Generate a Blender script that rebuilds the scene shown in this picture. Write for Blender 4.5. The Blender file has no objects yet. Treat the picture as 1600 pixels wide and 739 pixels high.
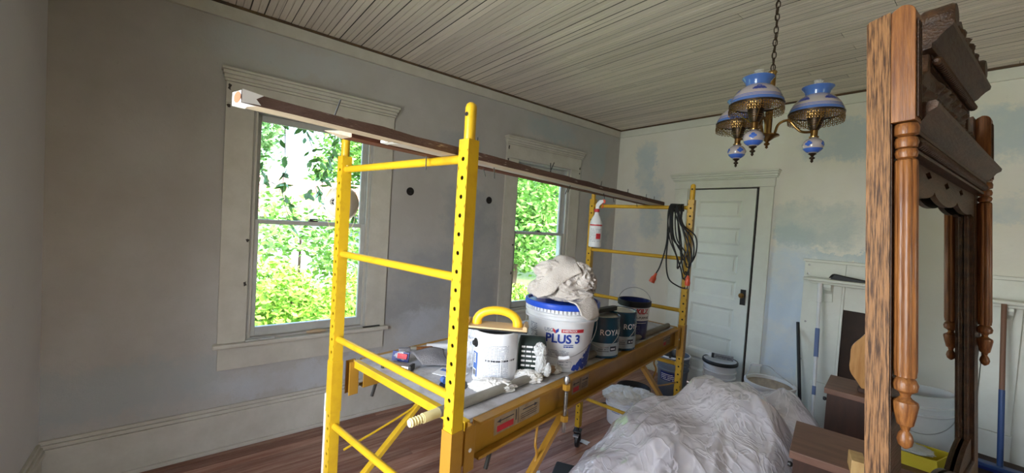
import bpy, math, random
from math import sin, cos, pi, atan2, hypot, sqrt
from mathutils import Vector, Matrix, noise
from mathutils.geometry import tessellate_polygon
random.seed(7)
C = bpy.context.scene.collection
scn = bpy.context.scene

# ------------------------------------------------------------------ camera
CAM = Vector((3.2929, -4.4507, 1.682))
def set_camera():
    yaw, pitch, roll = -0.88587, -0.033607, 0.062028
    f = Vector((sin(yaw)*cos(pitch), cos(yaw)*cos(pitch), sin(pitch)))
    r0 = Vector((cos(yaw), -sin(yaw), 0)); u0 = r0.cross(f)
    r = r0*cos(roll) + u0*sin(roll); u = -r0*sin(roll) + u0*cos(roll)
    cd = bpy.data.cameras.new('camera'); co = bpy.data.objects.new('camera', cd); C.objects.link(co)
    cd.sensor_width = 36; cd.lens = 621.86*36/1600; cd.clip_start = .02; cd.clip_end = 200
    m = Matrix((r, u, -f)).transposed().to_4x4(); m.translation = CAM
    co.matrix_world = m; scn.camera = co
set_camera()
# ------------------------------------------------------------------ sky, sun, fill lamps
scn.view_settings.view_transform = 'Standard'; scn.view_settings.look = 'None'
scn.view_settings.gamma = 1; scn.view_settings.exposure = 0.38
w = bpy.data.worlds.new('sky'); scn.world = w; w.use_nodes = True
nt = w.node_tree; bg = nt.nodes['Background']
sky = nt.nodes.new('ShaderNodeTexSky'); sky.sky_type = 'NISHITA'; sky.sun_disc = False
sky.sun_elevation = math.radians(52); sky.sun_rotation = math.radians(70); sky.dust_density = 3
nt.links.new(sky.outputs[0], bg.inputs[0]); bg.inputs[1].default_value = 1.9
def lamp(kind, name, loc, d, energy, color, size=None, portal=False):
    l = bpy.data.lights.new(name, kind); l.energy = energy; l.color = color
    o = bpy.data.objects.new(name, l); C.objects.link(o); o.location = loc
    o.rotation_euler = Vector(d).to_track_quat('-Z', 'Y').to_euler()
    if size: l.shape = 'RECTANGLE'; l.size, l.size_y = size
    if kind == 'AREA' and portal: l.cycles.is_portal = True
    return o
s_ = lamp('SUN', 'sun', (8, 6, 12), (-.62, -.22, -.80), 5.5, (1, .96, .88)); s_.data.angle = .01
RX_ = 6.6
# added fill lamps outside invented windows behind the camera and in the right wall
lamp('AREA', 'fill_lamp', (2.50, -5.30, 1.55), (0, 1, 0), 56, (.95, .97, 1), (.9, 1.6))
lamp('AREA', 'fill_lamp', (RX_+.25, -3.6, 1.55), (-1, 0, 0), 3, (1, .95, .85), (.9, 1.6))
for yy in (-3.70, -1.34):
    lamp('AREA', 'window_portal', (-.20, yy, 1.55), (1, 0, 0), 1, (1, 1, 1), (1.2, 1.65), True)

# ------------------------------------------------------------------ materials
def new_mat(name):
    m = bpy.data.materials.new(name); m.use_nodes = True
    return m, m.node_tree, m.node_tree.nodes['Principled BSDF']
def mat(name, col, rough=.5, metal=0, col2=None, scale=6, stretch=(1, 1, 1), bump=0, bscale=60, rnd=0, lo=.35, hi=.65,
        trans=0, alpha=1, coat=0, ior=1.45, emis=0, detail=6, sheen=0, sss=0):
    m, t, b = new_mat(name); N = t.nodes; L = t.links
    b.inputs['Roughness'].default_value = rough; b.inputs['Metallic'].default_value = metal
    b.inputs['Base Color'].default_value = (*col, 1)
    b.inputs['Transmission Weight'].default_value = trans; b.inputs['Alpha'].default_value = alpha
    b.inputs['Coat Weight'].default_value = coat; b.inputs['IOR'].default_value = ior
    b.inputs['Sheen Weight'].default_value = sheen
    tc = N.new('ShaderNodeTexCoord'); mp = N.new('ShaderNodeMapping'); mp.inputs['Scale'].default_value = stretch
    L.new(tc.outputs['Object'], mp.inputs[0]); vec = mp.outputs[0]
    if rnd:
        oi = N.new('ShaderNodeObjectInfo'); ad = N.new('ShaderNodeVectorMath'); ad.operation = 'ADD'
        mu = N.new('ShaderNodeMath'); mu.operation = 'MULTIPLY'; mu.inputs[1].default_value = 37
        L.new(oi.outputs['Random'], mu.inputs[0]); L.new(mp.outputs[0], ad.inputs[0]); L.new(mu.outputs[0], ad.inputs[1]); vec = ad.outputs[0]
    out = None
    if col2 is not None:
        n = N.new('ShaderNodeTexNoise'); n.inputs['Scale'].default_value = scale; n.inputs['Detail'].default_value = detail
        n.inputs['Roughness'].default_value = .6
        L.new(vec, n.inputs[0]); r = N.new('ShaderNodeMapRange'); r.inputs[1].default_value = lo; r.inputs[2].default_value = hi
        L.new(n.outputs[0], r.inputs[0]); mx = N.new('ShaderNodeMix'); mx.data_type = 'RGBA'
        L.new(r.outputs[0], mx.inputs[0]); mx.inputs[6].default_value = (*col, 1); mx.inputs[7].default_value = (*col2, 1)
        out = mx.outputs[2]; L.new(out, b.inputs['Base Color'])
    if rnd:
        hs = N.new('ShaderNodeHueSaturation'); mr = N.new('ShaderNodeMapRange'); mr.inputs[3].default_value = 1-rnd; mr.inputs[4].default_value = 1+rnd
        L.new(oi.outputs['Random'], mr.inputs[0]); L.new(mr.outputs[0], hs.inputs['Value'])
        if out: L.new(out, hs.inputs['Color'])
        else: hs.inputs['Color'].default_value = (*col, 1)
        L.new(hs.outputs[0], b.inputs['Base Color'])
    if bump:
        n2 = N.new('ShaderNodeTexNoise'); n2.inputs['Scale'].default_value = bscale; n2.inputs['Detail'].default_value = 5
        L.new(vec, n2.inputs[0]); bp = N.new('ShaderNodeBump'); bp.inputs['Strength'].default_value = bump; bp.inputs['Distance'].default_value = .01
        L.new(n2.outputs[0], bp.inputs['Height']); L.new(bp.outputs[0], b.inputs['Normal'])
    return m
def plaster(name, base, base2, patches, axis):
    """patchy skim-coated wall; patches = (a, z, half a, half z, colour) in wall metres; axis 0: wall runs along Y, 1: along X"""
    m, t, b = new_mat(name); N = t.nodes; L = t.links; b.inputs['Roughness'].default_value = .82
    tc = N.new('ShaderNodeTexCoord')
    def noi(s, d=6, r=.6):
        n = N.new('ShaderNodeTexNoise'); n.inputs['Scale'].default_value = s; n.inputs['Detail'].default_value = d; n.inputs['Roughness'].default_value = r
        L.new(tc.outputs['Object'], n.inputs[0]); return n
    def mixc(fac, a, bcol):
        mx = N.new('ShaderNodeMix'); mx.data_type = 'RGBA'; L.new(fac, mx.inputs[0])
        if hasattr(a, 'is_output') or not isinstance(a, tuple): L.new(a, mx.inputs[6])
        else: mx.inputs[6].default_value = (*a, 1)
        mx.inputs[7].default_value = (*bcol, 1); return mx.outputs[2]
    def rng(o, a, c, x=0, y=1):
        r = N.new('ShaderNodeMapRange'); r.inputs[1].default_value = a; r.inputs[2].default_value = c
        r.inputs[3].default_value = x; r.inputs[4].default_value = y; L.new(o, r.inputs[0]); return r.outputs[0]
    cur = mixc(rng(noi(1.6, 8).outputs[0], .42, .66), base, base2)
    big = noi(2.2, 8, .65); wob = noi(7, 9, .75)
    dv = N.new('ShaderNodeVectorMath'); dv.operation = 'SUBTRACT'; L.new(wob.outputs['Color'], dv.inputs[0]); dv.inputs[1].default_value = (.5, .5, .5)
    sv = N.new('ShaderNodeVectorMath'); sv.operation = 'SCALE'; L.new(dv.outputs[0], sv.inputs[0]); sv.inputs[3].default_value = .40
    av = N.new('ShaderNodeVectorMath'); av.operation = 'ADD'; L.new(tc.outputs['Object'], av.inputs[0]); L.new(sv.outputs[0], av.inputs[1])
    for (a, z, ha, hz, colr) in patches:
        mp = N.new('ShaderNodeVectorMath'); mp.operation = 'SUBTRACT'; L.new(av.outputs[0], mp.inputs[0])
        mp.inputs[1].default_value = (0, a, z) if axis == 0 else (a, 0, z)
        ml = N.new('ShaderNodeVectorMath'); ml.operation = 'MULTIPLY'; L.new(mp.outputs[0], ml.inputs[0])
        ml.inputs[1].default_value = (0, 1/ha, 1/hz) if axis == 0 else (1/ha, 0, 1/hz)
        ab = N.new('ShaderNodeVectorMath'); ab.operation = 'ABSOLUTE'; L.new(ml.outputs[0], ab.inputs[0])
        pw = N.new('ShaderNodeVectorMath'); pw.operation = 'MULTIPLY'; L.new(ab.outputs[0], pw.inputs[0]); L.new(ab.outputs[0], pw.inputs[1])
        ln = N.new('ShaderNodeVectorMath'); ln.operation = 'LENGTH'; L.new(pw.outputs[0], ln.inputs[0])
        f = rng(ln.outputs['Value'], .55, 1.25, 1, 0)
        g = N.new('ShaderNodeMath'); g.operation = 'MULTIPLY'; L.new(f, g.inputs[0]); L.new(rng(big.outputs[0], .36, .56, .2, .75), g.inputs[1])
        cur = mixc(g.outputs[0], cur, colr)
    sp = noi(22, 3, .8); cur = mixc(rng(sp.outputs[0], .64, .74, 0, .35), cur, tuple(c*.78 for c in base))
    L.new(cur, b.inputs['Base Color'])
    bp = N.new('ShaderNodeBump'); bp.inputs['Strength'].default_value = .35; bp.inputs['Distance'].default_value = .01
    n3 = noi(9, 8, .7); L.new(n3.outputs[0], bp.inputs['Height']); L.new(bp.outputs[0], b.inputs['Normal'])
    return m
BL = (.36, .42, .43); BB = (.50, .60, .63); GY = (.30, .31, .32); LB = (.60, .70, .80); DK = (.27, .28, .29)
M = {}
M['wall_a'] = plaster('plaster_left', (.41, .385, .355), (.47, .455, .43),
    [(-4.75, .52, .55, .16, (.36, .38, .38)), (-2.75, 1.05, .45, .38, GY), (-2.35, 1.75, .25, .25, GY), (-2.5, .65, .5, .2, (.5, .52, .56)),
     (-2.45, 2.35, .22, .18, GY), (-1.25, 2.76, .38, .12, BL), (-.42, 2.55, .14, .26, BL), (-.35, 1.5, .2, .7, GY),
     (-2.15, 1.15, .2, .8, GY), (-3.95, 2.75, .5, .1, (.44, .45, .45)), (-3.6, .42, .7, .1, (.50, .52, .55)), (-.3, 2.0, .25, .2, BL)], 0)
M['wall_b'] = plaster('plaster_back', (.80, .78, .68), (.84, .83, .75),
    [(.42, 2.5, .14, .3, BB), (.52, 1.95, .16, .35, BB), (2.05, 1.72, .16, .12, BB), (2.0, 1.25, .3, .35, LB), (2.05, .75, .3, .4, LB),
     (2.35, 2.6, .3, .18, BB), (2.2, 1.85, .35, .2, (.52, .6, .58)), (3.35, 2.55, .3, .2, BB), (3.1, 2.0, .5, .1, BB), (2.45, 1.56, .3, .05, BB), (.2, 1.2, .2, .7, (.6, .62, .64))], 1)
M['wall_r'] = plaster('plaster_right', (.20, .17, .14), (.24, .21, .18), [], 0)
M['wall_n'] = plaster('plaster_near', (.62, .61, .62), (.66, .65, .65), [], 1)
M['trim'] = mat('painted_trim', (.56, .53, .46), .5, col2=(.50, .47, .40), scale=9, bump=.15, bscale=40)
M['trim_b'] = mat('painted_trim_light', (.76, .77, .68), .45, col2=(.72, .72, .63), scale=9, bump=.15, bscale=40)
M['door'] = mat('door_paint', (.78, .80, .71), .4, col2=(.75, .76, .69), scale=8, bump=.1, bscale=40)
M['sash'] = mat('sash_paint', (.50, .50, .47), .5, col2=(.44, .44, .41), scale=12)
M['chip_gap_shade'] = mat('chip_and_gap_shade', (.05, .04, .035), .9)  # paint chips; also the painted shade in the door gap
M['ceil'] = mat('ceiling_board_paint', (.72, .64, .55), .6, col2=(.50, .42, .33), scale=5, stretch=(.5, 9, 1), rnd=.09, bump=.25, bscale=30, lo=.56, hi=.78)
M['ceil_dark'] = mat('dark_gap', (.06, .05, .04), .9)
M['rust_gap'] = mat('bare_wood_strip', (.14, .08, .035), .8, col2=(.07, .045, .03), scale=14)
M['floor'] = mat('worn_floorboard', (.26, .105, .065), .33, col2=(.46, .28, .21), scale=3.0, stretch=(9, .7, 1), rnd=.25, bump=.3, bscale=25, lo=.4, hi=.68)
M['under'] = mat('subfloor', (.03, .02, .015), .9)
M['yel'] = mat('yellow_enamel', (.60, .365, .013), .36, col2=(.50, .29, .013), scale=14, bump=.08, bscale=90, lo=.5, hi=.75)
M['yel3'] = mat('far_shaded_yellow_enamel', (.48, .275, .015), .4, col2=(.40, .22, .015), scale=14, bump=.08, bscale=90, lo=.5, hi=.75)  # yellow enamel darkened: shade on the far frame put into the colour
M['yel2'] = mat('shaded_yellow_enamel', (.36, .18, .018), .42, col2=(.28, .135, .015), scale=10, bump=.08, bscale=90, lo=.5, hi=.75)  # yellow enamel darkened: shade on rails and brackets put into the colour
M['hole'] = mat('hole_dark', (.015, .012, .01), .9)
M['steel'] = mat('zinc_steel', (.5, .5, .5), .35, 1, col2=(.35, .34, .33), scale=30)
M['dkmetal'] = mat('dark_metal', (.05, .048, .045), .45, .7)
M['rubber'] = mat('black_rubber', (.015, .015, .016), .5)
M['deck'] = mat('dusty_deck', (.50, .49, .50), .7, col2=(.30, .28, .27), scale=12, bump=.2, bscale=60, lo=.45, hi=.7)
M['white_p'] = mat('white_plastic', (.74, .74, .74), .35, col2=(.66, .67, .68), scale=7)
M['white_d'] = mat('white_dusty_plastic', (.78, .79, .82), .4, col2=(.66, .67, .70), scale=7)
M['blue_p'] = mat('blue_plastic', (.02, .08, .52), .35)
M['ink'] = mat('ink_blue', (.02, .05, .30), .5)
M['ink_k'] = mat('ink_black', (.03, .03, .04), .6)
M['ink_g'] = mat('ink_grey', (.25, .27, .32), .6)
M['red'] = mat('red_print', (.50, .03, .04), .45)
M['redp'] = mat('red_orange_plastic', (.62, .08, .03), .4)
M['white_ink'] = mat('white_print', (.78, .78, .78), .5)
M['paper'] = mat('white_paper', (.75, .75, .74), .8, col2=(.66, .66, .66), scale=20)
M['sticker'] = mat('worn_sticker', (.36, .29, .20), .6, col2=(.26, .18, .10), scale=30)
M['rag'] = mat('cotton_rag', (.62, .56, .50), .95, col2=(.52, .46, .41), scale=14, bump=.5, bscale=220, sheen=.3)
M['rag_w'] = mat('white_rag', (.80, .78, .74), .9, col2=(.70, .67, .62), scale=14, bump=.3, bscale=150)
M['tan'] = mat('tan_paper', (.52, .38, .24), .8)
M['glove'] = mat('translucent_bag', (.78, .78, .76), .25, trans=.3, ior=1.2)
M['cart'] = mat('printed_cartridge', (.30, .30, .30), .45, col2=(.16, .16, .17), scale=60)
M['teal_can'] = mat('teal_label', (.015, .07, .11), .25, col2=(.01, .04, .07), scale=6, coat=.4)
M['grey_can'] = mat('silver_band', (.34, .40, .43), .35, .3)
M['navy'] = mat('navy_label', (.012, .025, .14), .3, coat=.3)
M['silver'] = mat('tin_rim', (.62, .62, .60), .28, .9)
M['green_bag'] = mat('dark_green_sack', (.02, .035, .03), .45)
M['yhandle'] = mat('yellow_handle', (.88, .50, .02), .35)
M['sponge'] = mat('tan_pad', (.62, .45, .25), .8)
M['blkpad'] = mat('black_pad', (.02, .02, .02), .8)
M['pipe'] = mat('dirty_pipe', (.26, .24, .20), .6, col2=(.16, .15, .12), scale=22, stretch=(1, .3, 1), lo=.4, hi=.7)
M['pipe_rust'] = mat('flaked_pipe', (.42, .34, .16), .7, col2=(.22, .09, .06), scale=60)
M['yellowtip'] = mat('pale_yellow_thread', (.72, .62, .30), .5)
M['wood_old'] = mat('weathered_wood', (.13, .075, .06), .85, col2=(.42, .34, .28), scale=14, stretch=(6, 1.2, 6), bump=.6, bscale=60, lo=.60, hi=.68)
M['wood_cream'] = mat('cream_painted_wood', (.50, .40, .29), .7, col2=(.36, .28, .21), scale=12, stretch=(3, .5, 3), bump=.2, bscale=50)
M['wood_grey'] = mat('grey_painted_wood', (.46, .43, .40), .7, col2=(.36, .30, .26), scale=12, stretch=(3, .5, 3))
M['wood_red'] = mat('splintered_wood', (.16, .045, .02), .8, col2=(.07, .03, .02), scale=9, stretch=(5, .6, 5), bump=.5, bscale=50)
M['knot'] = mat('orange_knot', (.22, .075, .028), .8)
M['tan_end'] = mat('tan_end_grain', (.40, .24, .12), .8)
M['cord'] = mat('black_cord', (.012, .012, .013), .45)
M['brass'] = mat('antique_brass', (.42, .26, .09), .3, 1, col2=(.25, .14, .05), scale=18)
M['bronze'] = mat('dark_bronze', (.06, .04, .025), .4, .8)
M['opal'] = mat('opal_glass', (.50, .45, .44), .2, coat=.6, trans=.15, col2=(.50, .44, .46), scale=8)
M['cobalt'] = mat('cobalt_glaze', (.05, .13, .50), .2, coat=.6)
M['cobalt2'] = mat('pale_cobalt_glaze', (.07, .15, .42), .2, coat=.6)
M['flower'] = mat('painted_flower', (.03, .05, .28), .35)
M['clear'] = mat('clear_glass', (.85, .86, .86), .08, trans=.5, ior=1.3, alpha=.5)
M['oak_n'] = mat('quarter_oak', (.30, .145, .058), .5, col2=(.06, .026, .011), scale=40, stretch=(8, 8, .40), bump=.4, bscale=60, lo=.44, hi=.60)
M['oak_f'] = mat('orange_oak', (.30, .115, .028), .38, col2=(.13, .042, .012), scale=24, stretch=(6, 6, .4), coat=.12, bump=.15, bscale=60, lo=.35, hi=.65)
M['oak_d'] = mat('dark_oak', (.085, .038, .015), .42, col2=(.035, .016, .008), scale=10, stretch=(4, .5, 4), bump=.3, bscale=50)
M['oak_r'] = mat('orange_oak_board', (.58, .30, .10), .4, col2=(.42, .19, .05), scale=7, stretch=(5, 1, .7))
M['walnut'] = mat('dusty_brown_board', (.19, .095, .062), .5, col2=(.14, .070, .045), scale=8, stretch=(.7, 5, 3), bump=.08)
M['walnut_d'] = mat('dark_brown_board', (.055, .022, .012), .5, col2=(.03, .014, .008), scale=7, stretch=(3, 3, .6))
M['mirror'] = mat('mirror_silver', (.62, .68, .64), .02, 1)
M['yelbox'] = mat('yellow_tray', (.75, .60, .04), .5)
M['lightwood'] = mat('pale_pine', (.62, .40, .16), .5, col2=(.50, .30, .11), scale=8, stretch=(4, 4, .6))
M['firebox'] = mat('sooty_brown_panel', (.055, .028, .018), .7, col2=(.03, .018, .012), scale=4)
M['blueM'] = mat('blue_metal_pole', (.03, .07, .20), .35)
M['ltblue'] = mat('pale_blue_grip', (.12, .17, .33), .5)
M['rustpole'] = mat('rust_brown_pole', (.20, .10, .06), .6)
M['greyp'] = mat('grey_plastic', (.13, .15, .18), .45)
M['cloth_gr'] = mat('sanding_mesh', (.22, .21, .22), .9, bump=.6, bscale=300)
M['mask'] = mat('filter_felt', (.58, .55, .48), .9, bump=.15, bscale=200)
M['chair'] = mat('tan_upholstery', (.42, .32, .22), .9, col2=(.34, .25, .17), scale=20)
M['leaf_v'] = mat('vine_leaf', (.09, .19, .06), .5, col2=(.14, .30, .07), scale=9, rnd=.3)
M['leaf_y'] = mat('sunny_leaf', (.32, .52, .07), .6, col2=(.18, .36, .04), scale=2.5)
M['leaf_g'] = mat('tree_leaf', (.20, .40, .07), .6, col2=(.10, .24, .05), scale=1.2)
M['leaf_d'] = mat('far_leaf', (.15, .32, .10), .6, col2=(.09, .20, .08), scale=.8)
M['bark'] = mat('bark', (.10, .07, .05), .9)
M['grass'] = mat('lawn', (.15, .21, .06), .9, col2=(.10, .15, .05), scale=4)
M['siding'] = mat('white_siding', (.36, .37, .39), .7)
M['redroof'] = mat('red_roof', (.50, .22, .19), .6, col2=(.42, .20, .18), scale=5)
def glass_mat():
    m, t, b = new_mat('window_glass'); N = t.nodes; L = t.links; N.remove(b)
    tr = N.new('ShaderNodeBsdfTransparent'); tr.inputs[0].default_value = (.96, .98, .97, 1)
    gl = N.new('ShaderNodeBsdfGlossy'); gl.inputs[1].default_value = .02
    fr = N.new('ShaderNodeFresnel'); fr.inputs[0].default_value = 1.25
    mx = N.new('ShaderNodeMixShader'); L.new(fr.outputs[0], mx.inputs[0]); L.new(tr.outputs[0], mx.inputs[1]); L.new(gl.outputs[0], mx.inputs[2])
    L.new(mx.outputs[0], N['Material Output'].inputs[0]); return m
M['glass'] = glass_mat()
def film_mat(name, col, opac, rough=.12):
    """thin milky plastic film: part clear, part white scatter on both sides, glossy skin"""
    m, t, b = new_mat(name); N = t.nodes; L = t.links
    b.inputs['Base Color'].default_value = (*col, 1); b.inputs['Roughness'].default_value = rough; b.inputs['IOR'].default_value = 1.5
    b.inputs['Coat Weight'].default_value = 1; b.inputs['Coat Roughness'].default_value = .04; b.inputs['Coat IOR'].default_value = 2.2; b.inputs['Specular IOR Level'].default_value = .9
    tr = N.new('ShaderNodeBsdfTransparent'); tl = N.new('ShaderNodeBsdfTranslucent'); tl.inputs[0].default_value = (*col, 1)
    m0 = N.new('ShaderNodeMixShader'); m0.inputs[0].default_value = .35; L.new(b.outputs[0], m0.inputs[1]); L.new(tl.outputs[0], m0.inputs[2])
    mx = N.new('ShaderNodeMixShader'); lw = N.new('ShaderNodeLayerWeight'); lw.inputs[0].default_value = .35
    tc = N.new('ShaderNodeTexCoord')
    def math_(op, a, c=None):
        q = N.new('ShaderNodeMath'); q.operation = op
        for k_, x_ in enumerate((a, c)):
            if x_ is None: continue
            if isinstance(x_, (int, float)): q.inputs[k_].default_value = x_
            else: L.new(x_, q.inputs[k_])
        q.use_clamp = op in ('POWER',); return q.outputs[0]
    def creases(scale, width, dist, stretch):
        mp = N.new('ShaderNodeMapping'); mp.inputs['Scale'].default_value = stretch; mp.inputs['Rotation'].default_value = (.3, .5, .6); L.new(tc.outputs['Object'], mp.inputs[0])
        n = N.new('ShaderNodeTexNoise'); n.inputs['Scale'].default_value = scale; n.inputs['Detail'].default_value = 2.5; n.inputs['Distortion'].default_value = dist; L.new(mp.outputs[0], n.inputs[0])
        a = math_('ABSOLUTE', math_('SUBTRACT', n.outputs[0], .5)); r = N.new('ShaderNodeMapRange'); r.interpolation_type = 'SMOOTHSTEP'
        r.inputs[1].default_value = 0; r.inputs[2].default_value = width; r.inputs[3].default_value = 1; r.inputs[4].default_value = 0; L.new(a, r.inputs[0]); return r.outputs[0]
    c1, c2, c3 = creases(3.2, .085, 1.2, (1, 1, .45)), creases(7.5, .07, 1.6, (1, 1, .5)), creases(2.0, .16, .8, (1, 1, .6))
    fold = math_('MAXIMUM', math_('MULTIPLY', c1, .9), math_('MAXIMUM', math_('MULTIPLY', c2, .55), math_('MULTIPLY', c3, .40)))
    fc = math_('MULTIPLY', lw.outputs['Facing'], .55)
    op_ = math_('MINIMUM', math_('ADD', math_('ADD', fold, fc), opac), .96)
    bp = N.new('ShaderNodeBump'); bp.inputs['Strength'].default_value = .42; bp.inputs['Distance'].default_value = .010
    L.new(math_('ADD', c1, math_('MULTIPLY', c2, .6)), bp.inputs['Height']); L.new(bp.outputs[0], b.inputs['Normal']); L.new(bp.outputs[0], b.inputs['Coat Normal'])
    L.new(op_, mx.inputs[0]); L.new(tr.outputs[0], mx.inputs[1]); L.new(m0.outputs[0], mx.inputs[2])
    L.new(mx.outputs[0], N['Material Output'].inputs[0]); return m
M['film'] = film_mat('plastic_sheeting', (.95, .91, .94), .42, .09)
M['film2'] = film_mat('clear_plastic_bag', (.78, .80, .86), .22)

# ------------------------------------------------------------------ mesh helpers
def frame_of(d):
    d = Vector(d).normalized(); a = Vector((0, 0, 1)) if abs(d.z) < .9 else Vector((1, 0, 0))
    x = d.cross(a).normalized(); return x, d.cross(x).normalized(), d
class G:
    def __init__(s): s.v = []; s.f = []
    def add(s, v, f, mx=None):
        n = len(s.v); s.v += [tuple(mx @ Vector(p)) if mx else tuple(p) for p in v]; s.f += [tuple(i+n for i in q) for q in f]; return s
    def box(s, x0, y0, z0, x1, y1, z1, mx=None):
        return s.add([(x0, y0, z0), (x1, y0, z0), (x1, y1, z0), (x0, y1, z0), (x0, y0, z1), (x1, y0, z1), (x1, y1, z1), (x0, y1, z1)],
                     [(0, 3, 2, 1), (4, 5, 6, 7), (0, 1, 5, 4), (1, 2, 6, 5), (2, 3, 7, 6), (3, 0, 4, 7)], mx)
    def bar(s, p, q, w, h, up=(0, 0, 1)):
        p, q = Vector(p), Vector(q); d = (q-p).normalized(); x = d.cross(Vector(up)).normalized(); u = x.cross(d)
        v = [c + x*sx*w/2 + u*su*h/2 for c in (p, q) for sx, su in ((-1, -1), (1, -1), (1, 1), (-1, 1))]
        return s.add(v, [(0, 1, 2, 3), (7, 6, 5, 4), (0, 4, 5, 1), (1, 5, 6, 2), (2, 6, 7, 3), (3, 7, 4, 0)])
    def tube(s, pts, r, n=10, cap=True):
        pts = [Vector(p) for p in pts]; m = len(pts); rs = r if isinstance(r, (list, tuple)) else [r]*m
        base = len(s.v); X = None
        for i, p in enumerate(pts):
            d = (pts[min(i+1, m-1)]-pts[max(i-1, 0)]).normalized()
            if X is None: X, Y, _ = frame_of(d)
            else:
                X = (X-d*X.dot(d)).normalized(); Y = d.cross(X)
            if i == 0: Y = d.cross(X)
            for k in range(n):
                a = 2*pi*k/n; s.v.append(tuple(p + X*rs[i]*cos(a) + Y*rs[i]*sin(a)))
        for i in range(m-1):
            for k in range(n):
                a = base+i*n+k; b = base+i*n+(k+1) % n; s.f.append((a, b, b+n, a+n))
        if cap: s.f.append(tuple(base+k for k in reversed(range(n)))); s.f.append(tuple(base+(m-1)*n+k for k in range(n)))
        return s
    def lathe(s, prof, n=32, c=(0, 0, 0), mx=None, a0=0, a1=2*pi):
        full = abs(a1-a0-2*pi) < 1e-6; k = n if full else n+1; v = []; f = []
        for (r, z) in prof:
            for i in range(k):
                a = a0+(a1-a0)*i/n; v.append((c[0]+r*cos(a), c[1]+r*sin(a), c[2]+z))
        for j in range(len(prof)-1):
            for i in range(n):
                a = j*k+i; b = j*k+(i+1) % k; f.append((a, b, b+k, a+k))
        return s.add(v, f, mx)
    def sphere(s, c, r, n=16, sc=(1, 1, 1)):
        return s.lathe([(max(1e-4, r*sin(pi*i/8))*1, -r*cos(pi*i/8)*sc[2]) for i in range(9)], n, c)
    def prism(s, poly, d0, d1, mx=None, holes=()):
        """poly in local XZ, extruded along local Y from d0 to d1"""
        loops = [list(poly)]+[list(h) for h in holes]
        tris = tessellate_polygon([[Vector((x, z, 0)) for x, z in l] for l in loops])
        flat = [p for l in loops for p in l]; n = len(flat)
        v = [(x, d0, z) for x, z in flat]+[(x, d1, z) for x, z in flat]; f = [tuple(t) for t in tris]+[tuple(i+n for i in reversed(t)) for t in tris]
        o = 0
        for l in loops:
            k = len(l)
            for i in range(k): a = o+i; b = o+(i+1) % k; f.append((a, b, b+n, a+n))
            o += k
        return s.add(v, f, mx)
    def build(s, name, m, parent=None, smooth=False, bevel=0, loc=None, rot=None, fix=True, solid=0, angle=35):
        me = bpy.data.meshes.new(name); me.from_pydata(s.v, [], s.f); me.update()
        if isinstance(m, str): m = M[m]
        me.materials.append(m)
        if fix:
            import bmesh
            b = bmesh.new(); b.from_mesh(me); bmesh.ops.recalc_face_normals(b, faces=b.faces); b.to_mesh(me); b.free()
        if smooth:
            me.shade_smooth(); me.set_sharp_from_angle(angle=math.radians(angle))
        o = bpy.data.objects.new(name, me); C.objects.link(o)
        if parent: o.parent = parent
        if loc: o.location = loc
        if rot: o.rotation_euler = rot
        if bevel:
            md = o.modifiers.new('bevel', 'BEVEL'); md.width = bevel; md.segments = 2; md.limit_method = 'ANGLE'
        if solid:
            md = o.modifiers.new('solid', 'SOLIDIFY'); md.thickness = solid
        return o
def tag(o, label, cat, group=None):
    o['label'] = label; o['category'] = cat
    if group: o['group'] = group
    return o
def thing(name, label, cat, loc=(0, 0, 0), rz=0, group=None):
    o = bpy.data.objects.new(name, None); C.objects.link(o); o.location = loc; o.rotation_euler = (0, 0, rz)
    o.empty_display_size = .05
    return tag(o, label, cat, group)
def struct(o, parent=None):
    o['kind'] = 'structure'; return o
def empty_struct(name, loc=(0, 0, 0)):
    o = bpy.data.objects.new(name, None); C.objects.link(o); o.location = loc; o['kind'] = 'structure'; return o
def share(o, parent, loc=None, rot=None, name=None):
    c = o.copy(); C.objects.link(c); c.parent = parent
    if name: c.name = name
    if loc is not None: c.location = loc
    if rot is not None: c.rotation_euler = rot
    return c
def facecam(x, y): return atan2(CAM.y-y, CAM.x-x)+pi/2       # turns local -Y to where the viewer stands
def text_geo(s, size, bold=.0, shear=0):
    cu = bpy.data.curves.new('txt', 'FONT'); cu.body = s; cu.size = size; cu.align_x = 'CENTER'; cu.align_y = 'CENTER'
    cu.resolution_u = 3; cu.offset = bold; cu.shear = shear
    ob = bpy.data.objects.new('txt', cu); C.objects.link(ob); bpy.context.view_layer.update()
    me = bpy.data.meshes.new_from_object(ob)
    v = [tuple(x.co) for x in me.vertices]; f = [tuple(p.vertices) for p in me.polygons]
    bpy.data.objects.remove(ob); bpy.data.curves.remove(cu); bpy.data.meshes.remove(me)
    return v, f
def wrap(v, R, z, ang=0, xs=1):
    """flat (x, y) verts onto a cone/cylinder of radius R(z) round local Z, ang from local -Y"""
    o = []
    for p in v:
        zz = z+p[1]; r = R(zz) if callable(R) else R; a = ang+p[0]*xs/r; o.append((r*sin(a), -r*cos(a), zz))
    return o
def text_on(parent, name, s, size, m, R, z, ang=0, xs=1, bold=0, shear=0):
    v, f = text_geo(s, size, bold, shear); g = G(); g.add(wrap(v, R, z, ang, xs), f); return g.build(name, m, parent, fix=False)
def text_flat(parent, name, s, size, m, mx, bold=0):
    v, f = text_geo(s, size, bold); g = G(); g.add(v, f, mx); return g.build(name, m, parent, fix=False)
def patch(g, R, z0, z1, a0, a1, n=12):
    """label patch on a round body"""
    v = []; f = []
    for i in range(n+1):
        a = a0+(a1-a0)*i/n
        for zz in (z0, z1):
            r = R(zz) if callable(R) else R; v.append((r*sin(a), -r*cos(a), zz))
    for i in range(n): f.append((2*i, 2*i+2, 2*i+3, 2*i+1))
    g.add(v, f); return g
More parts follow.
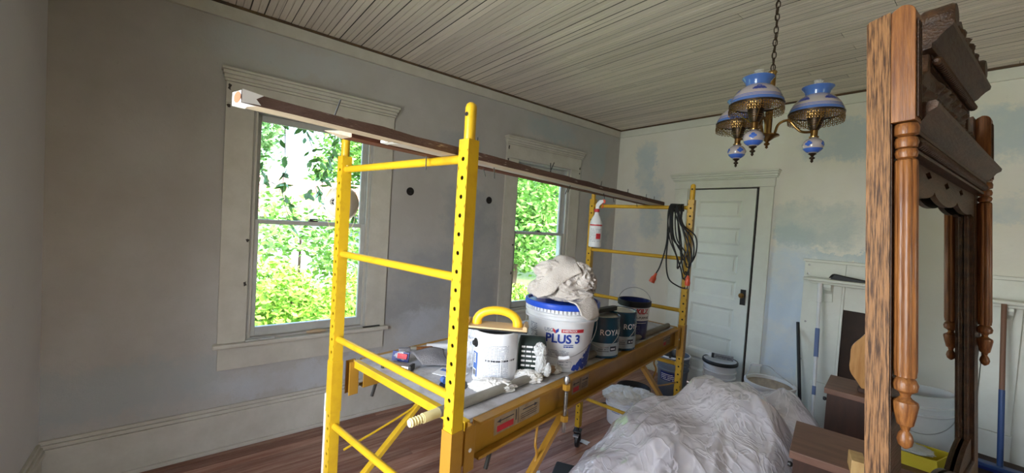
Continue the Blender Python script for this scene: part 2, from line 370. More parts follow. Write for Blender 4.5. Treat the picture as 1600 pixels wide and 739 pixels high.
def fine_lines(parent, name, m, R, z0, z1, a0, a1, rows, rnd, h=.5):
    g = G(); dz = (z1-z0)/rows
    for i in range(rows):
        z = z0+i*dz; a = a0
        while a < a1:
            l = rnd.uniform(.02, .09); b = min(a+l, a1)
            if rnd.random() < .85: patch(g, R, z, z+dz*h, a, b, 2)
            a = b+.012
    return g.build(name, m, parent, fix=False)
def bez(pts, n=8):
    """Catmull-Rom through points"""
    P = [Vector(p) for p in pts]; P = [P[0]*2-P[1]]+P+[P[-1]*2-P[-2]]; o = []
    for i in range(1, len(P)-2):
        for k in range(n):
            t = k/n; a, b, c, d = P[i-1], P[i], P[i+1], P[i+2]
            o.append(.5*((2*b)+(c-a)*t+(2*a-5*b+4*c-d)*t*t+(3*b-a-3*c+d)*t**3))
    o.append(P[-2]); return o
def fbm(p, o=4):
    s = 0; a = 1; q = Vector(p)
    for _ in range(o): s += a*(1-abs(noise.noise(q))*2); q = q*2.03+Vector((3.1, 1.7, 5.3)); a *= .5
    return s
def crumple(name, m, parent, c, r, sc=(1, 1, 1), seed=0, amp=.35, freq=2.2, n=64, flat=None, stuff=False, solid=0, loc=None):
    """crumpled cloth heap: folded, closed surface"""
    g = G(); k = n; v = []; f = []; off = Vector((seed*7.7, seed*3.3, seed*1.9))
    rings = n//2
    for j in range(rings+1):
        th = pi*j/rings
        for i in range(k):
            a = 2*pi*i/k; d = Vector((sin(th)*cos(a), sin(th)*sin(a), cos(th)))
            w_ = noise.noise_vector(d*1.3+off)*.6
            q = (d+w_)*freq+off
            fold = fbm(Vector((q.x*1.8, q.y*.8, q.z*1.8)), 4)*.5
            rr = r*(1+amp*(fold-.35)+.15*noise.noise(d*1.7+off))
            p = Vector((d.x*rr*sc[0], d.y*rr*sc[1], d.z*rr*sc[2]))+Vector(c)
            if flat is not None and p.z < flat: p.z = flat+(p.z-flat)*.05
            v.append(tuple(p))
    for j in range(rings):
        for i in range(k):
            a = j*k+i; b = j*k+(i+1) % k; f.append((a, b, b+k, a+k))
    g.add(v, f); return g.build(name, m, parent, smooth=True, angle=75, loc=loc)

# ------------------------------------------------------------------ room shell
H = 3.0; NY = -5.06; RX = 6.6; T = .14
W1 = (-4.12, -3.285, .76, 2.36); W2 = (-1.755, -.925, .76, 2.36)
def wall_with_holes(name, m, axis, at0, at1, a0, a1, holes):
    """axis 0: slab between x=at0..at1 running along y; axis 1: y=at0..at1 running along x"""
    g = G(); xs = sorted({a0, a1, *[h[0] for h in holes], *[h[1] for h in holes]}); zs = sorted({0, H, *[h[2] for h in holes], *[h[3] for h in holes]})
    for i in range(len(xs)-1):
        for j in range(len(zs)-1):
            cx = (xs[i]+xs[i+1])/2; cz = (zs[j]+zs[j+1])/2
            if any(h[0] < cx < h[1] and h[2] < cz < h[3] for h in holes): continue
            if axis == 0: g.box(at0, xs[i], zs[j], at1, xs[i+1], zs[j+1])
            else: g.box(xs[i], at0, zs[j], xs[i+1], at1, zs[j+1])
    o = g.build(name, m, fix=False); return struct(o)
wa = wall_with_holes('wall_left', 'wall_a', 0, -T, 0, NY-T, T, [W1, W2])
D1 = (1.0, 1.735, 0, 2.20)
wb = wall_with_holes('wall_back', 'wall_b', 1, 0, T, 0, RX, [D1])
wn = wall_with_holes('wall_near', 'wall_n', 1, NY-T, NY, 0, RX, [(2.05, 2.95, .75, 2.35)])
wr = wall_with_holes('wall_right', 'wall_r', 0, RX, RX+T, NY-T, T, [(-4.05, -3.15, .75, 2.35)])
struct(G().box(-T, NY-T, -.12, RX+T, T, -.022).build('floor', 'under'))
floor = bpy.data.objects['floor']
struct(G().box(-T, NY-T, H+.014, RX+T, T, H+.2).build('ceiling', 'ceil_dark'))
ceiling = bpy.data.objects['ceiling']
struct(G().box(-.45, NY-.5, H+.2, RX+.5, .6, H+.26).build('roof', 'bark'))
# ceiling boards run along X, joints staggered
R1 = random.Random(3); y = NY+.004; bw = .0815; k = 0
protos = {}
while y < -.01:
    cuts = [0]; x = 0
    first = R1.uniform(.9, 3.9)
    cuts = [0.004, first]+([first+R1.uniform(.6, 1.1)*1.6] if R1.random() < .4 else [])+[RX]
    cuts = [c for c in cuts if c < RX]+[RX] if cuts[-1] != RX else cuts
    cuts = sorted(set(min(c, RX) for c in cuts))
    gap = R1.choice([.0025, .003, .004, .005, .008]); dz = R1.uniform(-.0025, .002)
    G().box(.004, y+bw-gap, H+dz+.0003, RX-.004, y+bw, H+.0125).build('gap_shade_strip', 'ceil_dark', ceiling, fix=False)  # dark strips paint the shade of board gaps and some bead grooves
    if R1.random() < .45: xa = R1.uniform(0, 3); G().box(xa, y+(bw-gap)*.475, H+dz+.0006, xa+R1.uniform(1, 3.4), y+(bw-gap)*.525, H+.0125).build('gap_shade_strip', 'ceil_dark', ceiling, fix=False)
    for a, b in zip(cuts[:-1], cuts[1:]):
        if b-a < .1: continue
        g = G(); wv = min(bw-gap, -.003-y)
        g.box(a+.0012, y, H+dz, b-.0012, y+wv*.47, H+.013); g.box(a+.0012, y+wv*.53, H+dz, b-.0012, y+wv, H+.013)
        g.box(a+.0012, y+wv*.47, H+dz+.009, b-.0012, y+wv*.53, H+.013)
        g.build('ceiling_board', 'ceil', ceiling, fix=False)
    y += bw
# floor boards run along Y
x = .004; fw = .083
while x < RX-.01:
    first = R1.uniform(-4.6, -1.2); cuts = sorted({NY+.003, first, min(-.003, first+R1.uniform(1.2, 2.2)), -.003})
    gap = R1.choice([.0015, .002, .004]); dz = R1.uniform(-.0015, .0005)
    for a, b in zip(cuts[:-1], cuts[1:]):
        if b-a < .1: continue
        G().box(x, a+.001, -.022, min(x+fw-gap, RX-.003), b-.001, dz).build('floorboard', 'floor', floor, fix=False)
    x += fw
# baseboards
def baseboard(name, m, run):
    e = empty_struct(name)
    for (axis, a0, a1, sgn, at) in run:
        def bx(z0, z1, d, nm):
            lo, hi = (at, at+sgn*d) if sgn > 0 else (at+sgn*d, at)
            g = G()
            if axis == 0: g.box(lo, a0, z0, hi, a1, z1)
            else: g.box(a0, lo, z0, a1, hi, z1)
            g.build(nm, m, e, bevel=.003)
        bx(.001, .235, .022, 'base_plank'); bx(.237, .262, .034, 'base_moulding'); bx(.263, .285, .026, 'base_moulding'); bx(.286, .308, .016, 'base_moulding'); bx(.001, .028, .038, 'shoe_moulding')
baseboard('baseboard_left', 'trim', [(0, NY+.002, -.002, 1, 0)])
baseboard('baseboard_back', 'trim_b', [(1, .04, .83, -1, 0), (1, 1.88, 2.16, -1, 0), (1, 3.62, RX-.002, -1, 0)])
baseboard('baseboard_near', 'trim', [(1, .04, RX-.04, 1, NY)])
# crown board and the bare strip above it
def crown(name, m, axis, a0, a1, at, sgn):
    e = empty_struct(name)
    for z0, z1, d, mm, nm in ((2.905, 2.982, .020, m, 'frieze_board'), (2.984, 2.999, .027, 'rust_gap', 'bare_strip'), (2.899, 2.905, .026, m, 'bead')):
        lo, hi = sorted((at, at+sgn*d)); g = G()
        if axis == 0: g.box(lo, a0, z0, hi, a1, z1)
        else: g.box(a0, lo, z0, a1, hi, z1)
        g.build(nm, mm, e)
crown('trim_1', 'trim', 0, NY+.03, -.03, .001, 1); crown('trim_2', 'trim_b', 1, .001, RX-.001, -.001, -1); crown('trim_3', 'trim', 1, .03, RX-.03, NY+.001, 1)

# windows in the left wall
def window(name, w, oc0, oc1, capm='trim'):
    y0, y1, z0, z1 = w; e = empty_struct(name, (0, (y0+y1)/2, z0)); oy = -(y0+y1)/2; oz = -z0
    def bx(nm, m, a, parent=e, bevel=.002):
        g = G(); g.box(a[0], a[1]+oy, a[2]+oz, a[3], a[4]+oy, a[5]+oz); return g.build(nm, m, parent, bevel=bevel)
    c1 = bx('casing', 'trim', (.001, oc0, z0-.015, .024, y0+.004, z1)); c2 = bx('casing', 'trim', (.001, y1-.004, z0-.015, .024, oc1, z1))
    hb = bx('head_board', 'trim', (.001, oc0, z1+.001, .026, oc1, z1+.140))
    cm = G()
    for zz0, zz1, d in ((.141, .158, .036), (.158, .182, .048), (.182, .205, .062), (.205, .222, .076)):
        cm.box(.001, oc0-.5*d+.01+oy, z1+zz0+oz, d, oc1+.5*d-.01+oy, z1+zz1+oz)
    cmo = cm.build('cap_moulding', 'trim', e, bevel=.003)
    bx('stool', 'trim', (-.03, oc0-.025, z0-.045, .062, oc1+.025, z0-.014), bevel=.008)
    bx('apron', 'trim', (.001, oc0+.004, z0-.20, .022, oc1-.004, z0-.046))
    # jambs with parting stops
    for yy, s in ((y0, 1), (y1, -1)):
        a, b = sorted((yy, yy+s*.018)); bx('jamb', 'sash', (-T+.002, a, z0-.002, 0, b, z1))
        a, b = sorted((yy+s*.018, yy+s*.032)); bx('stop', 'trim', (-.020, a, z0, -.004, b, z1-.018)); bx('stop', 'sash', (-.072, a, z0, -.062, b, z1-.018))
    bx('head_jamb', 'sash', (-T+.002, y0+.02, z1-.018, 0, y1-.02, z1))
    bx('sill', 'trim', (-T-.04, y0+.001, z0-.013, -.032, y1-.001, z0+.004))
    mz = 1.583
    for nm, xa, xb, za, zb, rt, rb in (('lower_sash', -.060, -.022, z0+.006, mz+.014, .030, .060), ('upper_sash', -.108, -.074, mz-.014, z1-.02, .045, .030)):
        s0, s1 = y0+.021, y1-.021; st = .040
        g = G(); g.box(xa, s0+oy, za+oz, xb, s0+st+oy, zb+oz); g.box(xa, s1-st+oy, za+oz, xb, s1+oy, zb+oz)
        g.box(xa, s0+st+oy, zb-rt+oz, xb, s1-st+oy, zb+oz); g.box(xa, s0+st+oy, za+oz, xb, s1-st+oy, za+rb+oz)
        so = g.build(nm, 'sash', e, bevel=.003)
        G().box((xa+xb)/2-.0015, s0+st+oy, za+rb+oz, (xa+xb)/2+.0015, s1-st+oy, zb-rt+oz).build('pane', 'glass', so)
    lk = G(); lk.box(-.075, -.03, mz+.016+oz, -.03, .03, mz+.026+oz); lk.tube([(-.05, -.025, mz+.03+oz), (-.05, .03, mz+.034+oz)], .005, 8); lk.build('sash_lock', 'dkmetal', e)
    # old nail holes and chips in the head casing
    g = G()
    rr = random.Random(int(y0*100))
    for yy, zz, h in ((oc0+.018, z1+.105, .040), (oc0+.018, z1-.02, .022), (oc1-.018, z1+.03, .03), (oc1-.02, z1-.03, .02), (y0-.012, 1.15, .03), (y0-.01, 1.45, .02), (y1+.012, 1.3, .02)):
        g.add([(.0275, yy+oy+rr.uniform(-.006, .006)+.008*cos(a)*(1+.3*rr.random()), zz+oz+h*.5*sin(a)*(1+.3*rr.random())) for a in [i*pi/5 for i in range(10)]], [tuple(range(10))])
    g.build('paint_chip', 'chip_gap_shade', e, fix=False)
    return e
win1 = window('window_1', W1, -4.277, -3.128); win2 = window('window_2', W2, -1.912, -.768)
# shim sticks and a lump of rope caulk lying on the first sill
def lying(name, label, cat, m, g, loc, rz=0, **kw):
    o = g.build(name, m, loc=loc, rot=(0, 0, rz), **kw); return tag(o, label, cat)
lying('paint_stick', 'flat grey stick lying on the left end of the big window sill', 'stick', 'sash', G().box(-.012, -.09, 0, .014, .09, .012), (.035, -4.03, .7475), bevel=.003)
o = crumple('dried_putty', 'tan', None, (0, 0, .014), .030, (.5, 2.3, .45), 3, .4, 2.5, 24, loc=(.02, -3.66, .7465)); tag(o, 'crusty tan lump of dried putty on the big window sill', 'putty')
lying('putty_knife', 'thin dark tool lying on the right part of the big window sill', 'tool', 'dkmetal', G().box(-.010, -.07, 0, .010, .07, .008), (.030, -3.24, .7475), bevel=.002)

# unseen windows added behind the camera and right for the fill lamps (plain frames)
def plain_added_window(name, axis, at, a0, a1, z0, z1):
    e = empty_struct(name)
    def bx(nm, u0, u1, w0, w1, d0, d1, m='trim'):
        g = G()
        if axis == 1: g.box(u0, at+d0, w0, u1, at+d1, w1)
        else: g.box(at+d0, u0, w0, at+d1, u1, w1)
        return g.build(nm, m, e)
    s = 1 if at < 0 else -1
    d = sorted((0, s*.022))
    for u0, u1 in ((a0-.14, a0), (a1, a1+.14)): bx('casing', u0, u1, z0-.05, z1, *d)
    bx('head_board', a0-.14, a1+.14, z1, z1+.16, *d); bx('stool', a0-.17, a1+.17, z0-.09, z0-.05, *sorted((0, s*.06)))
    dd = sorted((-s*.04, -s*.08))
    for u0, u1, w0, w1 in ((a0, a0+.045, z0, z1), (a1-.045, a1, z0, z1), (a0, a1, z0, z0+.05), (a0, a1, z1-.05, z1), (a0, a1, (z0+z1)/2-.02, (z0+z1)/2+.02)): bx('added_sash_rail', u0, u1, w0, w1, *dd, 'sash')
plain_added_window('added_window_3', 1, NY, 2.05, 2.95, .75, 2.35); plain_added_window('added_window_4', 0, RX, -4.05, -3.15, .75, 2.35)

# wiring holes cut in the left wall between the windows
for n_, (yy, zz, lb) in enumerate(((-2.944, 1.904, 'round dark hole cut in the plaster just right of the big window'), (-2.091, 1.898, 'round dark hole with wire stubs beside the far window casing'))):
    t = thing('wall_hole', lb, 'wall hole', (.001, yy, zz))
    G().lathe([(1e-4, 0), (.030, 0), (.034, .002), (.036, .0005)], 20, mx=Matrix.Rotation(pi/2, 4, 'Y')).build('box_rim', 'hole', t, smooth=True)
    g = G(); g.tube(bez([(.003, -.01, .012), (.012, .002, .0), (.01, .008, -.012), (.004, .0, -.016)], 5), .0022, 6); g.tube(bez([(.003, .01, .01), (.010, .006, -.004), (.004, -.01, -.008)], 5), .002, 6); g.build('wire_stub', 'dkmetal', t, smooth=True)

# door in the back wall
e = empty_struct('door_1', (1.36, 0, 0)); ox = -1.36
def dbx(nm, m, a, parent=e, bevel=.002): return G().box(a[0]+ox, a[1], a[2], a[3]+ox, a[4], a[5]).build(nm, m, parent, bevel=bevel)
dbx('casing', 'trim_b', (.845, -.024, .001, .998, -.001, 2.199)); dbx('casing', 'trim_b', (1.738, -.024, .001, 1.866, -.001, 2.199))
dbx('plinth_block', 'trim_b', (1.742, -.034, .001, 1.882, -.025, .44)); dbx('head_board', 'trim_b', (.840, -.026, 2.20, 1.872, -.001, 2.285))
g = G()
for z0, z1, d in ((2.286, 2.300, .036), (2.300, 2.322, .05), (2.322, 2.345, .066), (2.345, 2.362, .08)): g.box(.84-.5*d+ox, -d, z0, 1.872+.5*d+ox, -.001, z1)
g.build('cap_moulding', 'trim_b', e, bevel=.003)
dbx('jamb', 'chip_gap_shade', (1.002, .060, .0, 1.733, .070, 2.2)); dbx('jamb', 'trim_b', (1.0, .001, 0, 1.006, .139, 2.2)); dbx('jamb', 'chip_gap_shade', (1.728, .001, 0, 1.735, .139, 2.2))  # near-black backing and right side paint the shade around the door leaf
# leaf: stiles, rails and six recessed panels
L0, L1 = 1.010, 1.703; y0, y1 = .010, .045; zt = 2.186
pz = [(1.885, 2.06), (1.59, 1.775), (1.285, 1.49), (1.02, 1.215), (.70, .92), (.40, .60), (.17, .32)]
lf = G(); st = .125
lf.box(L0+ox, y0, .012, L0+.105+ox, y1, zt); lf.box(L1-st+ox, y0, .012, L1+ox, y1, zt)
edges = [zt]+[v for p_ in pz for v in (p_[1], p_[0])]+[.012]
for i in range(0, len(edges), 2): lf.box(L0+.105+ox, y0, edges[i+1], L1-st+ox, y1, edges[i])
leaf = lf.build('door_leaf', 'door', e)
for a, b in pz:
    g = G(); X0, X1 = L0+.105+ox, L1-st+ox
    g.box(X0, y0+.016, a, X1, y1-.01, b)
    bv = .022
    g.add([(X0, y0+.002, a), (X1, y0+.002, a), (X1, y0+.002, b), (X0, y0+.002, b), (X0+bv, y0+.015, a+bv), (X1-bv, y0+.015, a+bv), (X1-bv, y0+.015, b-bv), (X0+bv, y0+.015, b-bv)],
          [(0, 1, 5, 4), (1, 2, 6, 5), (2, 3, 7, 6), (3, 0, 4, 7)])
    g.box(X0+.045, y0+.010, a+.04, X1-.045, y0+.016, b-.04)
    g.build('door_panel', 'door', leaf, fix=False)
kx = 1.655
dbx('key_plate', 'dkmetal', (kx-.026, .002, .985, kx+.026, .0095, 1.145), leaf)
G().lathe([(1e-4, .062), (.018, .060), (.027, .048), (.027, .040), (.018, .030), (.010, .024), (.010, .0), (1e-4, 0)], 20, mx=Matrix.Translation((kx+ox, .004, 1.085)) @ Matrix.Rotation(pi/2, 4, 'X')).build('door_knob', 'brass', leaf, smooth=True)
for zz in (1.95, .35): dbx('hinge', 'dkmetal', (1.0, -.004, zz, 1.018, .009, zz+.09), leaf)

# mantel and fireplace
mt = thing('fireplace_mantel', 'white painted wooden mantel around a boarded fireplace on the back wall', 'mantel', (2.86, -.001, 0)); ox = -2.86
def mbx(nm, m, a, bevel=.003, parent=mt): return G().box(a[0]+ox, a[1], a[2], a[3]+ox, a[4], a[5]).build(nm, m, parent, bevel=bevel)
mbx('back_panel', 'trim_b', (2.17, -.03, .001, 2.468, 0, 1.50)); mbx('back_panel', 'trim_b', (3.262, -.03, .001, 3.60, 0, 1.50)); mbx('back_panel', 'trim_b', (2.469, -.03, 1.112, 3.261, 0, 1.50))
mbx('top_rail', 'trim_b', (2.16, -.045, 1.501, 3.61, 0, 1.525)); 
for x0 in (2.30, 3.262): mbx('pilaster', 'trim_b', (x0, -.062, .44, x0+.160, -.031, 1.318)); mbx('plinth_block', 'trim_b', (x0-.006, -.075, .001, x0+.166, -.031, .438))
mbx('frieze_board', 'trim_b', (2.463, -.05, 1.112, 3.259, -.031, 1.318))
mbx('opening_trim', 'trim_b', (2.461, -.068, .02, 2.478, -.051, 1.318)); mbx('opening_trim', 'trim_b', (3.246, -.068, .02, 3.258, -.051, 1.318))
for x0 in (2.345, 3.325):
    pr_ = [(-.031, 1.318), (-.15, 1.318), (-.15, 1.295), (-.135, 1.27), (-.105, 1.255), (-.085, 1.235), (-.082, 1.21), (-.078, 1.165), (-.031, 1.165)]
    g = G(); n = len(pr_); g.add([(x0+ox, y_, z_) for y_, z_ in pr_]+[(x0+.055+ox, y_, z_) for y_, z_ in pr_], [tuple(range(n)), tuple(reversed(range(n, 2*n)))]+[(i, (i+1) % n, (i+1) % n+n, i+n) for i in range(n)])
    g.build('bracket', 'trim_b', mt, bevel=.002)
g = G(); g.box(2.24+ox, -.155, 1.319, 3.55+ox, -.031, 1.341); g.build('bed_moulding', 'trim_b', mt, bevel=.006)
mbx('shelf', 'trim_b', (2.205, -.20, 1.342, 3.59, -.031, 1.368), .009)
for xx, zz in ((2.205, 1.47), (2.20, 1.39), (2.2, .6), (2.21, .95)): G().lathe([(1e-4, .002), (.008, .001), (.009, 0)], 12, mx=Matrix.Translation((xx+ox, -.030, zz)) @ Matrix.Rotation(pi/2, 4, 'X')).build('screw_head', 'steel', mt)
mbx('fire_board', 'firebox', (2.471, -.029, .001, 3.259, -.004, 1.111))
struct(G().box(2.62, -.62, .001, 4.1, -.08, .27).build('hearth', 'firebox', bevel=.01))

# things on the mantel shelf
t = thing('folded_umbrella', 'black wire and fabric bundle lying on the left of the mantel shelf', 'bundle', (2.50, -.11, 1.3685), .03)
g = G()
for i in range(9):
    y_ = -.035+.008*i; g.tube(bez([(-.12+.003*i, y_, .012), (-.085+.004*i, y_*1.2, .048-.002*i), (.02, y_, .028), (.19, y_*.3, .006)], 5), .0035, 6)
g.build('rib', 'dkmetal', t, smooth=True)
G().prism([(-.115, 0), (-.085, .045), (0, .033), (.1, .016), (.2, .003), (.2, 0)], -.03, .03).build('folded_cloth', 'rubber', t)
t = thing('pink_cup', 'pink and white cup lying on the mantel shelf beside the oak post', 'cup', (2.665, -.12, 1.3685))
o = crumple('cup_body', 'white_ink', t, (0, 0, .022), .030, (1.1, .8, .72), 8, .1, 1.5, 24); o = crumple('pink_paper', 'redp', t, (.01, 0, .052), .022, (1.1, .8, .5), 9, .3, 1.5, 20)

# ------------------------------------------------------------------ scaffold
SX, SY, ST = 2.3716, -3.867, .17004
def S2W(u, v, z=0):                                            # u metres to the left rail, v metres along, from the near right post
    return Vector((SX-u*cos(ST)-v*sin(ST), SY-u*sin(ST)+v*cos(ST), z))
# note: turn of the scaffold: length axis (-sin, cos)
SC = thing('rolling_scaffold', 'yellow rolling steel scaffold with a loaded work platform in the middle of the room', 'scaffold', (SX, SY, 0), ST)
WU, LV = .7037, 1.9094; PW = .019; ZB, ZT = .17, 1.898
def post_geo(z0, z1, phase=1.845, dz=.0505):
    g = G(); w_ = PW; hr = .0062
    zs = []; z = phase
    while z-dz/2 > z0+.01: zs.append(z); z -= dz
    top = phase+dz/2; bot = zs[-1]-dz/2
    for sx in (-1, 1): g.box(sx*w_-.0015 if sx > 0 else -w_, -w_, z0, w_ if sx > 0 else -w_+.0015, w_, z1)
    for sy in (-1, 1):
        yy = sy*w_
        for a, b in ((top, z1), (z0, bot)): g.add([(-w_, yy, a), (w_, yy, a), (w_, yy, b), (-w_, yy, b)], [(0, 1, 2, 3)])
        for zc in zs:
            n = 12; v = []
            for i in range(n):
                a = 2*pi*i/n; c, s2 = cos(a), sin(a); k = min(w_/max(abs(c), 1e-6), (dz/2)/max(abs(s2), 1e-6)); v.append((c*k, yy, zc+s2*k))
            for i in range(n):
                a = 2*pi*i/n; v.append((hr*cos(a), yy, zc+hr*sin(a)))
            for i in range(n):
                a = 2*pi*i/n; v.append((hr*cos(a), yy-sy*.003, zc+hr*sin(a)))
            f = [(i, (i+1) % n, n+(i+1) % n, n+i) for i in range(n)]+[(n+i, n+(i+1) % n, 2*n+(i+1) % n, 2*n+i) for i in range(n)]
            g.add(v, f)
            for cz in (1, -1):                                   # corner fillers between ring and cell corner
                for cx in (1, -1): pass
    g.add([(-w_, -w_, z1), (w_, -w_, z1), (w_, w_, z1), (-w_, w_, z1)], [(0, 1, 2, 3)])
    g.add([(-w_+.004, -w_+.004, z0), (w_-.004, -w_+.004, z0), (w_-.004, -w_+.004, z1), (-w_+.004, -w_+.004, z1)], []) 
    return g
pg_ = post_geo(ZB, ZT)
post = pg_.build('post', 'yel', SC, fix=False)
# dark tube core seen through the holes
core = G().box(-.012, -.012, ZB+.005, .012, .012, ZT-.003).build('post_core', 'hole', post)
pin = G().tube([(0, 0, ZT-.02), (0, 0, 1.985), (0, 0, 1.993), (0, 0, 1.998)], [.0155, .0155, .013, .007], 16).build('coupling_pin', 'yel', post, smooth=True)
g = G()
for sgn in (-1, 1): g.lathe([(1e-4, 0), (.0058, 0)], 12, mx=Matrix.Translation((0, sgn*.0161, 1.965)) @ Matrix.Rotation(sgn*pi/2, 4, 'X'))
ph = g.build('pin_hole', 'hole', post, fix=False)
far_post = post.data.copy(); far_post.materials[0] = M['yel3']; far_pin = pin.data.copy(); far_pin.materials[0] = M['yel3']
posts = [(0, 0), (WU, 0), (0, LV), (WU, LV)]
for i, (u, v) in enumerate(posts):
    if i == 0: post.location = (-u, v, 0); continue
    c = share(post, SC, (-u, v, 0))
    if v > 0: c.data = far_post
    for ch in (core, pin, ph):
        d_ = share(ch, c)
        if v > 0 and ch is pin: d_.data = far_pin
# rungs
for v in (0, LV):
    for z in (1.848, 1.523, 1.190, .845, .40):
        u0, u1 = PW, WU-PW
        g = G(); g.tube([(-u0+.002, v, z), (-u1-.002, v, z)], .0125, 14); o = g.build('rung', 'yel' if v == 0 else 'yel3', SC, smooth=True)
        w2 = G(); w2.lathe([(.0125, 0), (.018, .0), (.0135, .008)], 14, mx=Matrix.Translation((-u0, v, z)) @ Matrix.Rotation(-pi/2, 4, 'Y')); w2.build('weld', 'yel', o, smooth=True)
# casters
for i, (u, v) in enumerate(posts):
    c = G().tube([(0, 0, .095), (0, 0, ZB+.02)], .012, 12).build('caster_stem', 'dkmetal', SC, smooth=True, loc=(-u, v, 0))
    g = G(); g.box(-.03, -.03, .135, .03, .03, .142)
    for s in (-1, 1): g.add([(s*.021, -.018, .135), (s*.021, .018, .135), (s*.021, .035, .055), (s*.021, .012, .055), (s*.025, -.018, .135), (s*.025, .018, .135), (s*.025, .035, .055), (s*.025, .012, .055)], [(0, 1, 2, 3), (7, 6, 5, 4), (0, 4, 5, 1), (1, 5, 6, 2), (2, 6, 7, 3), (3, 7, 4, 0)])
    g.build('caster_fork', 'dkmetal', c); G().box(-.02, -.075, .118, .02, -.03, .126).build('brake_lever', 'steel', c)
    G().lathe([(1e-4, -.018), (.03, -.018), (.034, -.012), (.052, -.014), (.0605, -.008), (.0605, .008), (.052, .014), (.034, .012), (.03, .018), (1e-4, .018)], 28, mx=Matrix.Translation((0, .022, .061)) @ Matrix.Rotation(pi/2, 4, 'Y')).build('caster_wheel', 'rubber', c, smooth=True)
    c.rotation_euler = (0, 0, (.6, 2.1, -.5, .35)[i])
